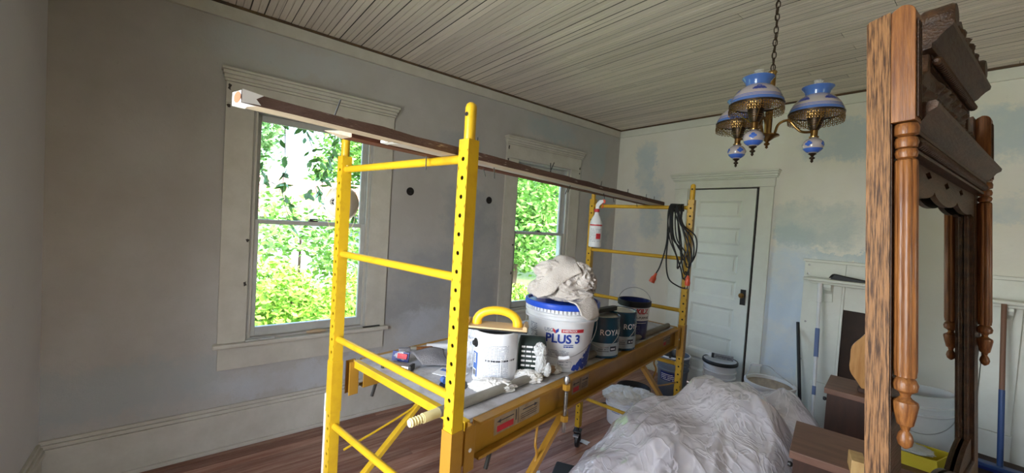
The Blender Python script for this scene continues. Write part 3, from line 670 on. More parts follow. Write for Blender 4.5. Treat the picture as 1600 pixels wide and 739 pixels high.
# platform
DZ = 1.09; V0, V1 = .075, LV-.055
dk = G(); dk.box(-WU+.022, V0+.012, DZ-.014, -.030, V1, DZ); deck = dk.build('deck_board', 'deck', SC, bevel=.002)
G().bar((-WU+.02, V0, DZ-.012), (-.020, V0, DZ-.012), .022, .028).build('end_angle', 'yel', SC, bevel=.002)
G().bar((-WU+.02, V1+.010, DZ-.012), (-.020, V1+.010, DZ-.012), .018, .028).build('end_angle', 'yel2', SC, bevel=.002)
for s, uo in ((1, -.012), (-1, -WU+.012)):
    # C-channel rail, open side outwards; the web, the two flanges with rolled lips
    g = G(); x0 = uo-s*.018; x1 = uo+s*.017
    def bb(a, b, z0, z1): lo, hi = sorted((a, b)); g.box(lo, V0+.03, z0, hi, V1-.02, z1)
    bb(x0, x0+s*.003, DZ-.118, DZ-.002); bb(x0+s*.003, x1, DZ-.005, DZ-.002); bb(x0+s*.003, x1, DZ-.118, DZ-.115); bb(x1-s*.003, x1, DZ-.012, DZ-.005); bb(x1-s*.003, x1, DZ-.115, DZ-.108)
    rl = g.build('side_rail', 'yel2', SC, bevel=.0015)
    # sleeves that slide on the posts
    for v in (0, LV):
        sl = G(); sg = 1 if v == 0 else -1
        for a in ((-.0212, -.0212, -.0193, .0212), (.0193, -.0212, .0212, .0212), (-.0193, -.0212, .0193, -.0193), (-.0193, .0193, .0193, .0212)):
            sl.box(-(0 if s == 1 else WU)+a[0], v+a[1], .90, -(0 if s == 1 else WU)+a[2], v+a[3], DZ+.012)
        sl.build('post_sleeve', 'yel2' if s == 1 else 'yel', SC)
        b0 = v+sg*.045; b1 = v+sg*.085; lo, hi = sorted((b0, b1))
        b = G(); b.box(uo-.018, lo, DZ-.135, uo-.013, hi, DZ+.0); b.box(uo+.013, lo, DZ-.135, uo+.018, hi, DZ+.0); b.box(uo-.013, lo+.03, DZ-.135, uo+.013, lo+.034, DZ)
        bo = b.build('end_bracket', 'yel2', SC, bevel=.002)
        G().tube([(uo+.0185*s, (lo+hi)/2, DZ-.07), (uo+.0195*s, (lo+hi)/2, DZ-.07)], .006, 12).build('bracket_hole', 'white_ink', bo)
    # spring lock rods under the rail
    for v, sg in ((V0, 1), (V1, -1)):
        rod = bez([(uo, v+sg*.34, DZ-.12), (uo-.004, v+sg*.345, DZ-.15), (uo+.004, v+sg*.33, DZ-.19), (uo-.002, v+sg*.35, DZ-.24), (uo, v+sg*.31, DZ-.285), (uo, v+sg*.13, DZ-.33), (uo, v-sg*.03, DZ-.36)], 6)
        G().tube(rod, .0048, 8).build('lock_rod', 'yel2' if s == 1 else 'yel', SC, smooth=True)
        G().tube([(uo, v+sg*.10, DZ-.118), (uo-.004, v+sg*.085, DZ-.175)], .007, 8).build('stop_pin', 'dkmetal', SC, smooth=True)
    # diagonal braces
    for v, sg in ((V0, 1), (V1, -1)):
        G().bar((uo, v+sg*.52, DZ-.125), (uo, v-sg*.045, .50), .022, .026, (1, 0, 0)).build('diagonal_brace', 'yel2' if s == 1 else 'yel', SC, bevel=.002)
    # outrigger bolt standing on the right rail
    if s == 1:
        bv = .545; xo = .018
        g = G(); g.tube([(xo, bv, DZ+.02), (xo, bv, DZ-.185)], .0065, 12)
        for k in range(26): g.lathe([(.0064, 0), (.0082, .002), (.0064, .004)], 10, (xo, bv, DZ-.105+k*.0044))
        bo = g.build('threaded_bolt', 'steel', SC, smooth=True)
        G().lathe([(1e-4, .034), (.009, .032), (.012, .024), (.012, .014), (.006, .010)], 12, (xo, bv, DZ-.004)).build('bolt_head', 'steel', bo, smooth=True)
        for zz in (DZ-.022, DZ-.142): G().lathe([(.008, 0), (.016, 0), (.016, .022), (.008, .022)], 6, (xo, bv, zz)).build('bolt_collar', 'yel2', bo)
        # warning stickers in the channel
        xs = x0+s*.0035
        for v_, w_, nm in ((.20, .24, 0), (.66, .13, 1), (1.66, .12, 2)):
            st = G(); st.add([(xs, v_, DZ-.092), (xs, v_+w_, DZ-.092), (xs, v_+w_, DZ-.032), (xs, v_, DZ-.032)], [(0, 1, 2, 3)]); so = st.build('warning_sticker', 'sticker', SC, fix=False)
            pr2 = G(); x2 = xs+.0006
            def q(a0, z0_, a1, z1_, gg): gg.add([(x2, v_+a0*w_, DZ-.092+z0_*.06), (x2, v_+a1*w_, DZ-.092+z0_*.06), (x2, v_+a1*w_, DZ-.092+z1_*.06), (x2, v_+a0*w_, DZ-.092+z1_*.06)], [(0, 1, 2, 3)])
            q(.495, .05, .505, .95, pr2); q(.08, .66, .40, .72, pr2); q(.60, .66, .92, .72, pr2); q(.44, .3, .46, .9, pr2)
            for (ax, d) in ((.05, 1), (.95, -1)):
                pr2.add([(x2, v_+ax*w_, DZ-.092+.69*.06), (x2, v_+(ax+d*.08)*w_, DZ-.092+.80*.06), (x2, v_+(ax+d*.08)*w_, DZ-.092+.58*.06)], [(0, 1, 2)])
            for k in range(3): q(.56, .44-.12*k, .93, .48-.12*k, pr2)
            pr2.build('arrow_print', 'ink_k', so, fix=False)
            rp = G(); q(.06, .12, .40, .46, rp); rp.build('red_print', 'red', so, fix=False)
# splice stripe at near left post foot: worn sleeve edge
G().box(-WU-.0255, -.0245, .30, -WU-.0200, .02, .97).build('worn_strip', 'white_d', SC)

# ------------------------------------------------------------------ old boards laid over the top rungs
def old_board(label, u0, v0, u1, v1, w_, h_, mats, endm, knotm, group, z=1.8612, tilt=0):
    a = S2W(u0, v0, z); b = S2W(u1, v1, z); d = (b-a); L = d.length; ang = atan2(d.y, d.x)-pi/2
    t = thing('old_trim_board', label, 'board', a, ang, group)
    rr = random.Random(int(u0*1000)); n = 26
    v = []; 
    for i in range(n+1):
        y_ = L*i/n; j = lambda s_: rr.uniform(-s_, s_)
        v += [(-w_/2+j(.002), y_, 0+j(.0004)), (w_/2+j(.002), y_, 0+j(.0004)), (w_/2+j(.0025), y_, h_+j(.002)), (-w_/2+j(.002), y_, h_+j(.002))]
    parts = {'underside': [(0, 1)], 'edge_face': [(1, 2)], 'top_face': [(2, 3), (3, 0)]}
    for nm, sd in parts.items():
        g = G(); f = []
        for i in range(n):
            for (p_, q_) in sd: f.append((i*4+p_, i*4+q_, (i+1)*4+q_, (i+1)*4+p_))
        if nm == 'top_face': f.append((n*4, n*4+1, n*4+2, n*4+3))
        g.add(v, f); g.build(nm, mats[nm], t, fix=False)
    ec = G(); ec.add([v[0], v[1], v[2], v[3]], [(3, 2, 1, 0)]); ec.build('end_grain', endm, t, fix=False)
    if endm == 'white_ink':
        sp = G(); e_ = .0008
        ring = lambda k, jit: (w_/2+e_ if k != 1 else w_/2+e_)
        sp.add([(w_/2+.003, 0, .0), (w_/2+.003, .030, .002), (w_/2+.003, .022, h_*.5), (w_/2+.003, .034, h_*.9), (w_/2+.003, 0, h_+.001)], [(0, 1, 2, 3, 4)])
        sp.add([(-w_/2, -.0003, -.001), (w_/2+.003, -.0003, -.001), (w_/2+.003, .022, -.0012), (0, .016, -.0012), (-w_/2, .02, -.0012)], [(4, 3, 2, 1, 0)])
        sp.build('white_paint', 'white_ink', t, fix=False)
    if knotm:
        kn = G(); kn.lathe([(1e-4, 0), (h_*.46, 0)], 14, mx=Matrix.Translation((.004, -.0008, h_/2)) @ Matrix.Rotation(pi/2, 4, 'X') @ Matrix.Scale(1.6, 4, (1, 0, 0))); kn.build('knot', knotm, t, fix=False)
    return t, L
def nails(t, spots, h_):
    for (x_, y_, up, ln_, lean) in spots:
        z0 = h_-.004 if up else .004; sg = 1 if up else -1
        G().tube([(x_, y_, z0), (x_+lean*.4, y_+lean, z0+sg*ln_)], .0017, 6).build('nail', 'dkmetal', t)
g1 = 'old boards laid over the scaffold top'
t, L = old_board('longest cream and brown trim board with a white painted near end over the scaffold', .030, -.525, .20, 1.93, .042, .022,
              {'underside': 'wood_cream', 'edge_face': 'wood_old', 'top_face': 'wood_old'}, 'white_ink', 'knot', None)
nails(t, [(.01, .17, 1, .045, .012), (.0, .62, 1, .06, .004), (.01, 1.02, 1, .05, .02), (0, 1.05, 1, .05, -.004), (0, 1.5, 1, .035, .006), (0, 1.85, 1, .035, .0), (0, 2.15, 1, .035, 0), (0, 2.30, 1, .035, 0)], .015)
t, L = old_board('grey trim board with a small white painted end beside the longest board', .082, -.20, .248, 1.93, .042, .018,
              {'underside': 'wood_grey', 'edge_face': 'wood_grey', 'top_face': 'wood_old'}, 'white_ink', 'tan_end', None)
nails(t, [(0, .42, 0, .04, .004), (0, .95, 0, .035, -.012), (0, 1.3, 0, .03, .01)], .014)
t, L = old_board('dark red splintered trim board lying leftmost over the scaffold top', .134, -.275, .298, 1.93, .042, .019,
              {'underside': 'wood_red', 'edge_face': 'wood_red', 'top_face': 'wood_old'}, 'wood_cream', None, None)
nails(t, [(0, .25, 0, .045, .0), (0, .5, 0, .03, .01), (0, 1.1, 0, .035, -.015), (0, 1.62, 0, .03, .01), (0, 2.0, 0, .03, .01)], .016)
G().add([(.022, 0, 0), (-.022, 0, 0), (-.02, -.045, .010), (-.022, 0, .016), (.022, 0, .016)], [(0, 1, 2), (1, 3, 2), (3, 4, 2), (4, 0, 2)]).build('splintered_tip', 'wood_cream', t)

# ------------------------------------------------------------------ on the deck
def on_deck(name, label, cat, u, v, rz=None, group=None, dz=.0006):
    p = S2W(u, v, DZ+dz); return thing(name, label, cat, p, facecam(p.x, p.y) if rz is None else rz, group)
def bail(t, r, z, drop, m='steel', grip=None, side=1, yoff=0):
    pts = [(-r, 0, z)]+[(r*-cos(pi*k/12), -side*r*1.02*sin(pi*k/12)-yoff*sin(pi*k/12), z-drop*sin(pi*k/12)) for k in range(1, 12)]+[(r, 0, z)]
    G().tube(bez(pts, 3), .0016, 6).build('bail_handle', m, t, smooth=True)
    if grip:
        a, b = pts[grip[0]], pts[grip[1]]; G().tube([a, tuple((Vector(a)+Vector(b))/2+Vector((0, -.006, -.001))), b], .008, 10).build('grip', 'white_ink', t, smooth=True)
rt = random.Random(11)
# joint compound pail with rag heap
t = on_deck('plastic_pail', 'big white joint compound pail with a blue lid rim at the middle of the platform', 'pail', .140, .720)
PH = .272; Rp = lambda z: .122+.028*z/PH
G().lathe([(1e-4, 0), (.118, 0), (.122, .006)]+[(Rp(z), z) for z in (.05, .12, .19, .205)]+[(.156, .207), (.157, .214), (.150, .217), (.150, .228), (.157, .231), (.157, .239), (.151, .242), (.151, .262)], 56).build('pail_body', 'white_p', t, smooth=True)
G().lathe([(.150, .256), (.1595, .257), (.161, .262), (.161, .276), (.157, .280), (.150, .279), (.146, .270), (1e-4, .268)], 56).build('lid', 'blue_p', t, smooth=True)
g = G()
for k in range(60): a = 2*pi*k/60; g.box(.1515, -.003, .2435, .1575, .003, .256, Matrix.Rotation(a, 4, 'Z'))
g.build('lid_tab', 'white_p', t)
Rl = lambda z: Rp(z)+.0008; Rl2 = lambda z: Rp(z)+.0013
text_on(t, 'brand_print', 'PLUS 3', .050, 'ink', Rl2, .138, .09, 1.0, .0016)
text_on(t, 'small_print', 'USG', .020, 'ink_g', Rl2, .172, -.34, 1, .0006)
patch(G(), Rl, .166, .180, .03, .72).build('red_band', 'red', t, fix=False); text_on(t, 'band_print', 'SHEETROCK', .011, 'white_ink', Rl2, .173, .28, 1, .0003)
g = G(); g.add(wrap([(-.012, .0, 0), (0, -.010, 0), (.0, .004, 0), (-.012, .013, 0)], Rl2, .170, -.14), [(0, 1, 2, 3)]); g.build('red_logo', 'red', t, fix=False)
g = G(); g.add(wrap([(0, -.010, 0), (.012, .0, 0), (.012, .013, 0), (0, .004, 0)], Rl2, .170, -.135), [(0, 1, 2, 3)]); g.build('blue_logo', 'ink', t, fix=False)
fine_lines(t, 'small_print', 'ink', Rl2, .105, .111, .12, .42, 1, rt, .8); patch(G(), Rl, .113, .116, .12, .42).build('blue_rule', 'ink', t, fix=False)
fine_lines(t, 'fine_print', 'ink_g', Rl, .068, .094, -.35, .30, 5, rt); fine_lines(t, 'fine_print', 'ink_g', Rl, .030, .062, .02, .3, 3, rt, .3); fine_lines(t, 'fine_print', 'ink_g', Rl, .12, .19, -1.1, -.75, 9, rt)
g = G()
for zz in (.018, .044): patch(g, Rl, zz, zz+.0015, -.02, .42)
patch(g, Rl, .018, .044, -.02, -.01, 1); patch(g, Rl, .018, .044, .41, .42, 1); patch(g, Rl, .10, .102, -1.15, -.8); patch(g, Rl, .15, .152, -1.15, -.8); patch(g, Rl, .10, .15, -1.15, -1.14, 1); patch(g, Rl, .10, .15, -.81, -.8, 1); g.build('print_frame', 'ink_g', t, fix=False)
g = G()
for k in range(150):
    a = rt.uniform(.5, 1.25); zz = .010+max(0, (a-.5))*.13*rt.random()+rt.random()*.012; s_ = rt.uniform(.004, .011); g.add(wrap([(-s_, -s_*.5, 0), (s_*.3, -s_, 0), (s_, s_*.4, 0), (-s_*.2, s_*1.3, 0)], Rl2, zz, a), [(0, 1, 2, 3)])
g.build('blue_splatter_print', 'ink', t, fix=False)
bail(t, .153, .205, .135, 'steel', (6, 7), 1, .004)
o = G()
pp = S2W(.140, .720, DZ+.275)
rg = thing('cotton_rag_heap', 'heap of crumpled off-white cotton drop cloths piled on the pail', 'rags', pp, facecam(pp.x, pp.y))
def folded_sheet(name, m, parent, pts_rows, seed, amp=.006, solid=.006):
    """cloth surface through rows of control points, with folds"""
    rows = [bez(r_, 7) for r_ in pts_rows]; cols = []
    for i in range(len(rows[0])): cols.append(bez([r_[i] for r_ in rows], 7))
    n, k = len(cols), len(cols[0]); g = G(); v = []
    for i in range(n):
        for j in range(k):
            p = cols[i][j]; q = Vector((p.x*16+seed, p.y*16, p.z*16)); v.append(tuple(p+noise.noise_vector(q)*amp+noise.noise_vector(q*2.6)*amp*.4))
    g.add(v, [(i*k+j, i*k+j+1, (i+1)*k+j+1, (i+1)*k+j) for i in range(n-1) for j in range(k-1)])
    o = g.build(name, m, parent, smooth=True, angle=80, fix=False); md = o.modifiers.new('solid', 'SOLIDIFY'); md.thickness = solid; md.offset = 0
    return o
crumple('cloth_core', 'rag', rg, (.005, 0, .062), .105, (1.18, .95, .66), 2, .30, 1.9, 110, flat=.006)
crumple('cloth_fold', 'rag', rg, (-.035, -.01, .125), .072, (1.25, .9, .62), 5, .22, 1.4, 80)
crumple('cloth_fold', 'rag', rg, (.062, -.03, .095), .068, (1.0, .8, 1.0), 12, .32, 1.9, 110)
crumple('cloth_fold', 'rag', rg, (-.08, -.03, .045), .062, (1.15, .9, .62), 7, .25, 1.7, 80, flat=.007)
crumple('cloth_fold', 'rag', rg, (.03, -.06, .035), .070, (1.35, .8, .45), 4, .28, 1.8, 90, flat=.007)
folded_sheet('cloth_flap', 'rag', rg, [[(-.14, -.02, .035), (-.13, -.09, .030), (-.10, -.12, .02)], [(-.09, .02, .12), (-.07, -.085, .095), (-.04, -.125, .045)], [(-.03, .02, .185), (-.01, -.07, .150), (.0, -.10, .09)], [(.04, .03, .180), (.055, -.055, .165), (.07, -.095, .135)]], 3)
folded_sheet('cloth_flap', 'rag', rg, [[(.02, -.125, .018), (.07, -.125, .02), (.10, -.10, .045)], [(.055, -.148, .012), (.10, -.125, .0), (.135, -.085, .015)], [(.08, -.158, -.03), (.115, -.135, -.05), (.150, -.09, -.035)]], 8, .004)
t2 = G(); t2.v = []
pb = S2W(.25, .86, DZ)
t = thing('brown_paper_bag', 'torn tan paper sack standing behind the big white pail', 'bag', (pb.x, pb.y, DZ+.0006), facecam(pb.x, pb.y))
g = G(); n = 40; v = []
for j, (zz, k) in enumerate(((0, 1), (.12, 1.02), (.24, 1.0), (.32, 1.05), (.37, 1.1))):
    for i in range(n):
        a = 2*pi*i/n; r_ = (.085+.01*noise.noise(Vector((cos(a)*2, sin(a)*2, zz*9))))*k; v.append((r_*1.25*cos(a), r_*sin(a)*.8, zz+(.022*noise.noise(Vector((a*2, 3, 1))) if j == 4 else 0)))
g.add(v, [(j*n+i, j*n+(i+1) % n, (j+1)*n+(i+1) % n, (j+1)*n+i) for j in range(4) for i in range(n)]+[tuple(range(n))]); g.build('paper_wall', 'tan', t, smooth=True, angle=60, fix=False, solid=.0015)

# one-gallon cans
def can(name, label, cat, u, v, ang0=0, body='teal_can', open_=False):
    t = on_deck(name, label, cat, u, v); r = .0825; h = .188
    G().lathe([(1e-4, .004), (r-.002, .004), (r-.002, 0), (r, .001), (r+.0015, .004), (r, .008), (r, h-.008), (r+.0015, h-.005), (r+.001, h), (r-.004, h+.001), (r-.008, h-.002)], 56).build('can_body', body, t, smooth=True)
    return t, r, h
tc_, r, h = can('paint_can', 'drip-streaked white paint can with blue side stripe under the yellow sanding block', 'paint can', .200, .375, body='white_d')
G().lathe([(r-.008, h-.002), (r-.012, h-.006), (r-.018, h-.004), (1e-4, h-.006)], 40).build('can_lid', 'blkpad', tc_, smooth=True)
patch(G(), r+.0009, .020, .110, -1.28, -.88).build('blue_stripe', 'cobalt2', tc_, fix=False)
g = G(); patch(g, r+.0014, .07, .105, -1.17, -1.0, 4); patch(g, r+.0014, .022, .048, -1.25, -.95, 6); g.build('white_box_print', 'white_ink', tc_, fix=False)
g = G()
for k in range(10): a = -1.22+.027*k; patch(g, r+.0018, .024, .044, a, a+.010+.008*(k % 2), 1)
for k in range(5): patch(g, r+.0018, .075+.006*k, .078+.006*k, -1.14, -1.03, 2)
g.build('barcode', 'ink_k', tc_, fix=False)
fine_lines(tc_, 'fine_print', 'ink_g', r+.0012, .035, .150, -.68, .62, 20, rt, .30); fine_lines(tc_, 'fine_print', 'ink_k', r+.0014, .088, .095, -.62, 1.1, 1, rt, .9)
g = G()
for k in range(34): a = rt.uniform(-.5, 1.3); z1 = rt.uniform(.06, .17); patch(g, r+.0022, z1-rt.uniform(.01, .07), z1, a, a+rt.uniform(.008, .03), 1)
g.build('white_drip', 'white_ink', tc_, fix=False)
G().lathe([(1e-4, .012), (.008, .012), (.010, .008), (.010, .003), (.016, .003), (.017, 0)], 20, mx=Matrix.Translation((-r*sin(1.1), -r*cos(1.1), .143)) @ Matrix.Rotation(-1.1, 4, 'Z') @ Matrix.Rotation(pi/2, 4, 'X')).build('handle_ear', 'rubber', tc_, smooth=True)
# sanding block resting on the white can
p = S2W(.200, .375, DZ+.190); sb = thing('sanding_block', 'hand sander with an arched yellow grip and tan base resting on the white can', 'sanding block', (p.x, p.y, p.z), facecam(p.x, p.y)-.12)
G().box(-.118, -.048, .001, .118, .048, .006).build('sanding_pad', 'blkpad', sb, bevel=.001); G().box(-.118, -.047, .0065, .118, .047, .014).build('base_plate', 'sponge', sb, bevel=.003)
G().tube([(-.112, -.045, .018), (-.112, .045, .018)], .008, 10).build('clamp_bar', 'sponge', sb, smooth=True); G().tube([(.108, -.045, .018), (.108, .045, .018)], .008, 10).build('clamp_bar', 'sponge', sb, smooth=True)
arc = [(.078*cos(pi-pi*k/14), 0, .013+.056*sin(pi*k/14)**.75) for k in range(15)]
G().tube(arc, [.019, .018, .017, .0165]+[.016]*7+[.0165, .017, .018, .019], 16).build('arched_grip', 'yhandle', sb, smooth=True)
# teal cans
for i, (u, v, lb) in enumerate(((.083, .985, 'dark teal paint can nearest the white pail, wire handle down'), (.080, 1.165, 'dark teal paint can between another teal can and the navy pail'))):
    t, r, h = can('paint_can', lb, 'paint can', u, v, body='teal_can')
    G().lathe([(r+.0007, .012), (r+.0007, .070)], 56).build('silver_band', 'grey_can', t, smooth=True)
    G().lathe([(r-.008, h-.002), (r-.011, h-.007), (r-.022, h-.007), (r-.026, h-.003), (1e-4, h-.003)], 40).build('can_lid', 'silver', t, smooth=True)
    text_on(t, 'brand_print', 'ROYAL', .037, 'white_ink', r+.0012, .118, .62 if i == 0 else .95, 1, .0003)
    fine_lines(t, 'fine_print', 'ink_k', r+.0014, .032, .058, -.2, .5, 3, rt, .35); patch(G(), r+.0012, .034, .056, .55, 1.0).build('dark_label', 'ink_k', t, fix=False); fine_lines(t, 'label_print', 'white_ink', r+.0018, .041, .049, .60, .95, 1, rt, .8)
    bail(t, r, .135, .085, 'steel')
# navy primer pail
t = on_deck('primer_can', 'navy and white primer pail with an open black rim and raised wire handle', 'paint pail', .112, 1.405)
Rk = lambda z: .074+.010*z/.19
G().lathe([(1e-4, 0), (.072, 0), (.074, .004), (.084, .19), (.088, .192), (.088, .205), (.080, .207), (.078, .19), (.07, .03), (1e-4, .03)], 56).build('can_body', 'navy', t, smooth=True)
G().lathe([(.0835, .176), (.090, .180), (.091, .206), (.086, .209), (.081, .205)], 56).build('can_rim', 'rubber', t, smooth=True)
g = G(); patch(g, lambda z: Rk(z)+.0008, .105, .176, -1.4, 1.4, 24); g.build('white_label', 'white_ink', t, fix=False)
text_on(t, 'brand_print', 'KILZ', .038, 'red', lambda z: Rk(z)+.0015, .156, .58, .95, .0016, .15); text_on(t, 'label_print', 'ALL-PURPOSE', .016, 'ink_k', lambda z: Rk(z)+.0015, .122, .58, 1, .0004)
fine_lines(t, 'label_print', 'white_ink', lambda z: Rk(z)+.0015, .092, .097, .1, 1.0, 1, rt, .8); fine_lines(t, 'fine_print', 'ink_g', lambda z: Rk(z)+.001, .03, .085, -.4, .5, 6, rt, .25)
pts = [(.087*cos(pi*k/12), .02*sin(pi*k/12), .198+.075*sin(pi*k/12)) for k in range(13)]; G().tube(pts, .0016, 6).build('bail_handle', 'steel', t, smooth=True)
# taping knife lying across the cans
p0 = S2W(.105, .945, DZ+.1905); kn = thing('taping_knife', 'drywall knife with a black riveted handle and brass blade lying across the teal cans', 'knife', p0, ST+pi/2-.12)
G().box(-.055, -.032, 0, .0, .032, .006).build('knife_blade', 'brass', kn, bevel=.001)
G().prism([(0, -.012), (.13, -.016), (.17, -.013), (.18, .0), (.17, .013), (.13, .014), (0, .014)], 0, .020, Matrix.Rotation(pi/2, 4, 'X') @ Matrix.Translation((0, -.0, 0))).build('knife_handle', 'rubber', kn, bevel=.003)
G().lathe([(1e-4, .003), (.004, .002), (.005, 0)], 12, (.05, 0, .0002)).build('rivet', 'steel', kn)
kn.children[1].location.z = .001
# bag of plaster mix
p = S2W(.125, .505, DZ+.0006); bgt = thing('plaster_mix_sack', 'small dark green sack with white print between the white can and the big pail', 'sack', p, facecam(p.x, p.y))
g = G(); v = []; n = 32
for j, (zz, a_, b_) in enumerate(((0, .048, .030), (.01, .054, .036), (.07, .056, .038), (.12, .054, .030), (.150, .050, .012), (.156, .048, .004))):
    for i in range(n):
        a = 2*pi*i/n; k = 1+.06*noise.noise(Vector((cos(a)*2, sin(a)*2, zz*20))); v.append((a_*k*abs(cos(a))**.7*(1 if cos(a) > 0 else -1), b_*k*abs(sin(a))**.7*(1 if sin(a) > 0 else -1), zz))
g.add(v, [(j*n+i, j*n+(i+1) % n, (j+1)*n+(i+1) % n, (j+1)*n+i) for j in range(5) for i in range(n)]+[tuple(reversed(range(n))), tuple(range(5*n, 6*n))]); g.build('sack_body', 'green_bag', bgt, smooth=True, angle=60)
g = G()
for zz in (.124, .106, .088, .070, .052):
    xa = -.040
    while xa < .030: xb = min(.034, xa+rt.uniform(.010, .026)); g.box(xa, -.0415, zz-.004, xb, -.0405, zz+.003); xa = xb+.004
g.build('sack_small_print', 'white_ink', bgt)
text_flat(bgt, 'sack_print', 'AM MI', .021, 'white_ink', Matrix.Translation((-.004, -.0405, .028)) @ Matrix.Rotation(pi/2, 4, 'X'), .0002)
# crumpled bag and rags
p = S2W(.082, .500, DZ+.002); cb = thing('crumpled_plastic_glove', 'translucent crumpled plastic glove hanging over the dark green sack', 'glove', p, facecam(p.x, p.y))
crumple('glove_cuff', 'glove', cb, (.0, -.008, .112), .026, (.85, .7, .95), 21, .45, 2.6, 70); crumple('glove_body', 'glove', cb, (.006, -.010, .06), .026, (.75, .7, 1.5), 22, .4, 3.0, 70, flat=.001); crumple('glove_finger', 'glove', cb, (.030, -.012, .042), .019, (.8, .7, 1.3), 23, .4, 3, 50)
for i, (u, v, r_, sc, lb) in enumerate(((.100, .445, .030, (1.9, 1.0, .85), 'white crumpled tissue rag lying against the steel pipe'), (.128, .290, .036, (2.0, 1.0, .62), 'larger white rag bunched at the foot of the white can'), (.085, .600, .026, (1.2, .9, .8), 'small cream rag tucked under the plastic glove'))):
    p = S2W(u, v, DZ+.001); o = crumple('white_rag', 'rag_w', None, (0, 0, r_*.42), r_, sc, 30+i, .45, 2.6, 90, flat=.002, loc=p); o.rotation_euler = (0, 0, facecam(p.x, p.y)); tag(o, lb, 'rag')
# clear bag left of the can
p = S2W(.330, .400, DZ+.001); o = crumple('clear_plastic_bag', 'film2', None, (0, 0, .075), .055, (.8, .8, 1.55), 41, .45, 2.8, 80, flat=.002, loc=p); tag(o, 'crinkled clear plastic bag standing just left of the white can', 'plastic bag')
# pipe
a = S2W(.098, -.075, DZ+.017); b = S2W(.047, 1.78, DZ+.017)
pt = thing('extension_pole', 'long grubby round pole with a threaded pale yellow tip lying along the platform', 'pole', a, atan2((b-a).y, (b-a).x)-pi/2); PL = (b-a).length
G().tube([(0, .10, 0), (0, .52, 0)], .0155, 18).build('pole_tube', 'pipe', pt, smooth=True); G().tube([(0, .52, 0), (0, .72, 0)], .0152, 18).build('flaked_section', 'pipe_rust', pt, smooth=True); G().tube([(0, .72, 0), (0, PL, 0)], .0155, 18).build('pole_tube', 'pipe', pt, smooth=True)
g = G(); g.tube([(0, .045, 0), (0, .13, 0)], .0145, 16); g.tube([(0, .0, 0), (0, .05, 0)], .0105, 14)
for k in range(5): g.lathe([(.0105, -.003), (.0130, 0), (.0105, .003)], 14, mx=Matrix.Translation((0, .006+k*.009, 0)) @ Matrix.Rotation(pi/2, 4, 'X'))
g.build('threaded_tip', 'yellowtip', pt, smooth=True)
a = S2W(.060, 1.40, DZ+.0065); tg = G().box(-.011, 0, -.006, .011, .36, .006).build('wood_stick', 'wood_grey', loc=a, rot=(0, 0, ST-.10+pi*0)); tag(tg, 'flat grey wooden stick on the platform beside the far end of the pole', 'stick')
tg.location = S2W(.085, 1.42, DZ+.0065)
# tools at the near left corner
p = S2W(.500, .150, DZ+.0005); tp = thing('razor_scraper', 'chrome cased tool with a red centre lying near the platform left corner', 'scraper', p, facecam(p.x, p.y)-.45)
G().box(-.055, -.016, .0, .055, .016, .020).build('chrome_body', 'silver', tp, bevel=.006); G().box(-.04, -.017, .006, .035, .0175, .016).build('red_insert', 'red', tp, bevel=.001); G().box(-.062, -.02, .001, -.050, .02, .026).build('end_cap', 'dkmetal', tp, bevel=.003); G().box(.050, -.02, .001, .062, .02, .024).build('end_cap', 'dkmetal', tp, bevel=.003)
p = S2W(.560, .205, DZ+.0005); tp = thing('blade_packet', 'shiny black and red packet standing at an angle behind the chrome tool', 'packet', p, facecam(p.x, p.y)-.5)
crumple('packet_wrap', 'film2', tp, (0, 0, .022), .024, (1.35, .5, .8), 51, .35, 3, 50, flat=.001); G().box(-.038, -.012, .002, .035, -.004, .040, Matrix.Rotation(-.2, 4, 'X')).build('packet_card', 'navy', tp); G().box(-.012, -.0185, .014, .03, -.0135, .034, Matrix.Rotation(-.2, 4, 'X')).build('red_panel', 'red', tp)
p = S2W(.470, .285, DZ+.001)
cg = thing('sanding_mesh_sheet', 'grey sanding screen draped over the tools on the platform left side', 'sanding sheet', p, facecam(p.x, p.y))
folded_sheet('mesh_sheet', 'cloth_gr', cg, [[(-.085, .03, .038), (-.01, .05, .048), (.05, .06, .040)], [(-.065, -.02, .040), (.0, -.01, .040), (.06, .01, .022)], [(-.035, -.06, .016), (.03, -.055, .012), (.10, -.05, .004)]], 5, .003, .002)
p = S2W(.600, .330, DZ+.016); a = p; 
br = thing('paint_brush', 'brush with a brown wooden handle lying behind the grey sanding screen', 'brush', (a.x, a.y, a.z), facecam(a.x, a.y)+.05)
G().tube([(-.02, 0, 0), (.045, 0, .001), (.05, 0, .001)], [.012, .0125, .010], 12).build('wood_handle', 'oak_f', br, smooth=True); G().tube([(-.045, 0, 0), (-.02, 0, 0)], .0132, 12).build('ferrule', 'silver', br, smooth=True); G().box(-.095, -.012, -.008, -.045, .012, .008).build('bristles', 'cloth_gr', br, bevel=.003)
a = S2W(.615, .37, DZ+.016); tb = G().tube([(0, 0, 0), (.26, 0, 0)], [.0135, .0135], 14).build('white_roller_tube', 'white_ink', smooth=True, loc=a, rot=(0, 0, facecam(a.x, a.y)+.02)); tag(tb, 'smooth white tube lying in line with the brush handle', 'tube')
p = S2W(.470, .330, DZ+.0095); tp = thing('screwdriver', 'long thin screwdriver with a dark blue handle among crumpled film', 'screwdriver', p, facecam(p.x, p.y)-.32)
G().tube([(-.06, 0, 0), (-.05, 0, 0), (.01, 0, 0), (.02, 0, 0)], [.006, .009, .009, .006], 8).build('tool_handle', 'navy', tp, smooth=True); G().tube([(.02, 0, 0), (.10, 0, 0)], .003, 8).build('tool_shaft', 'steel', tp, smooth=True)
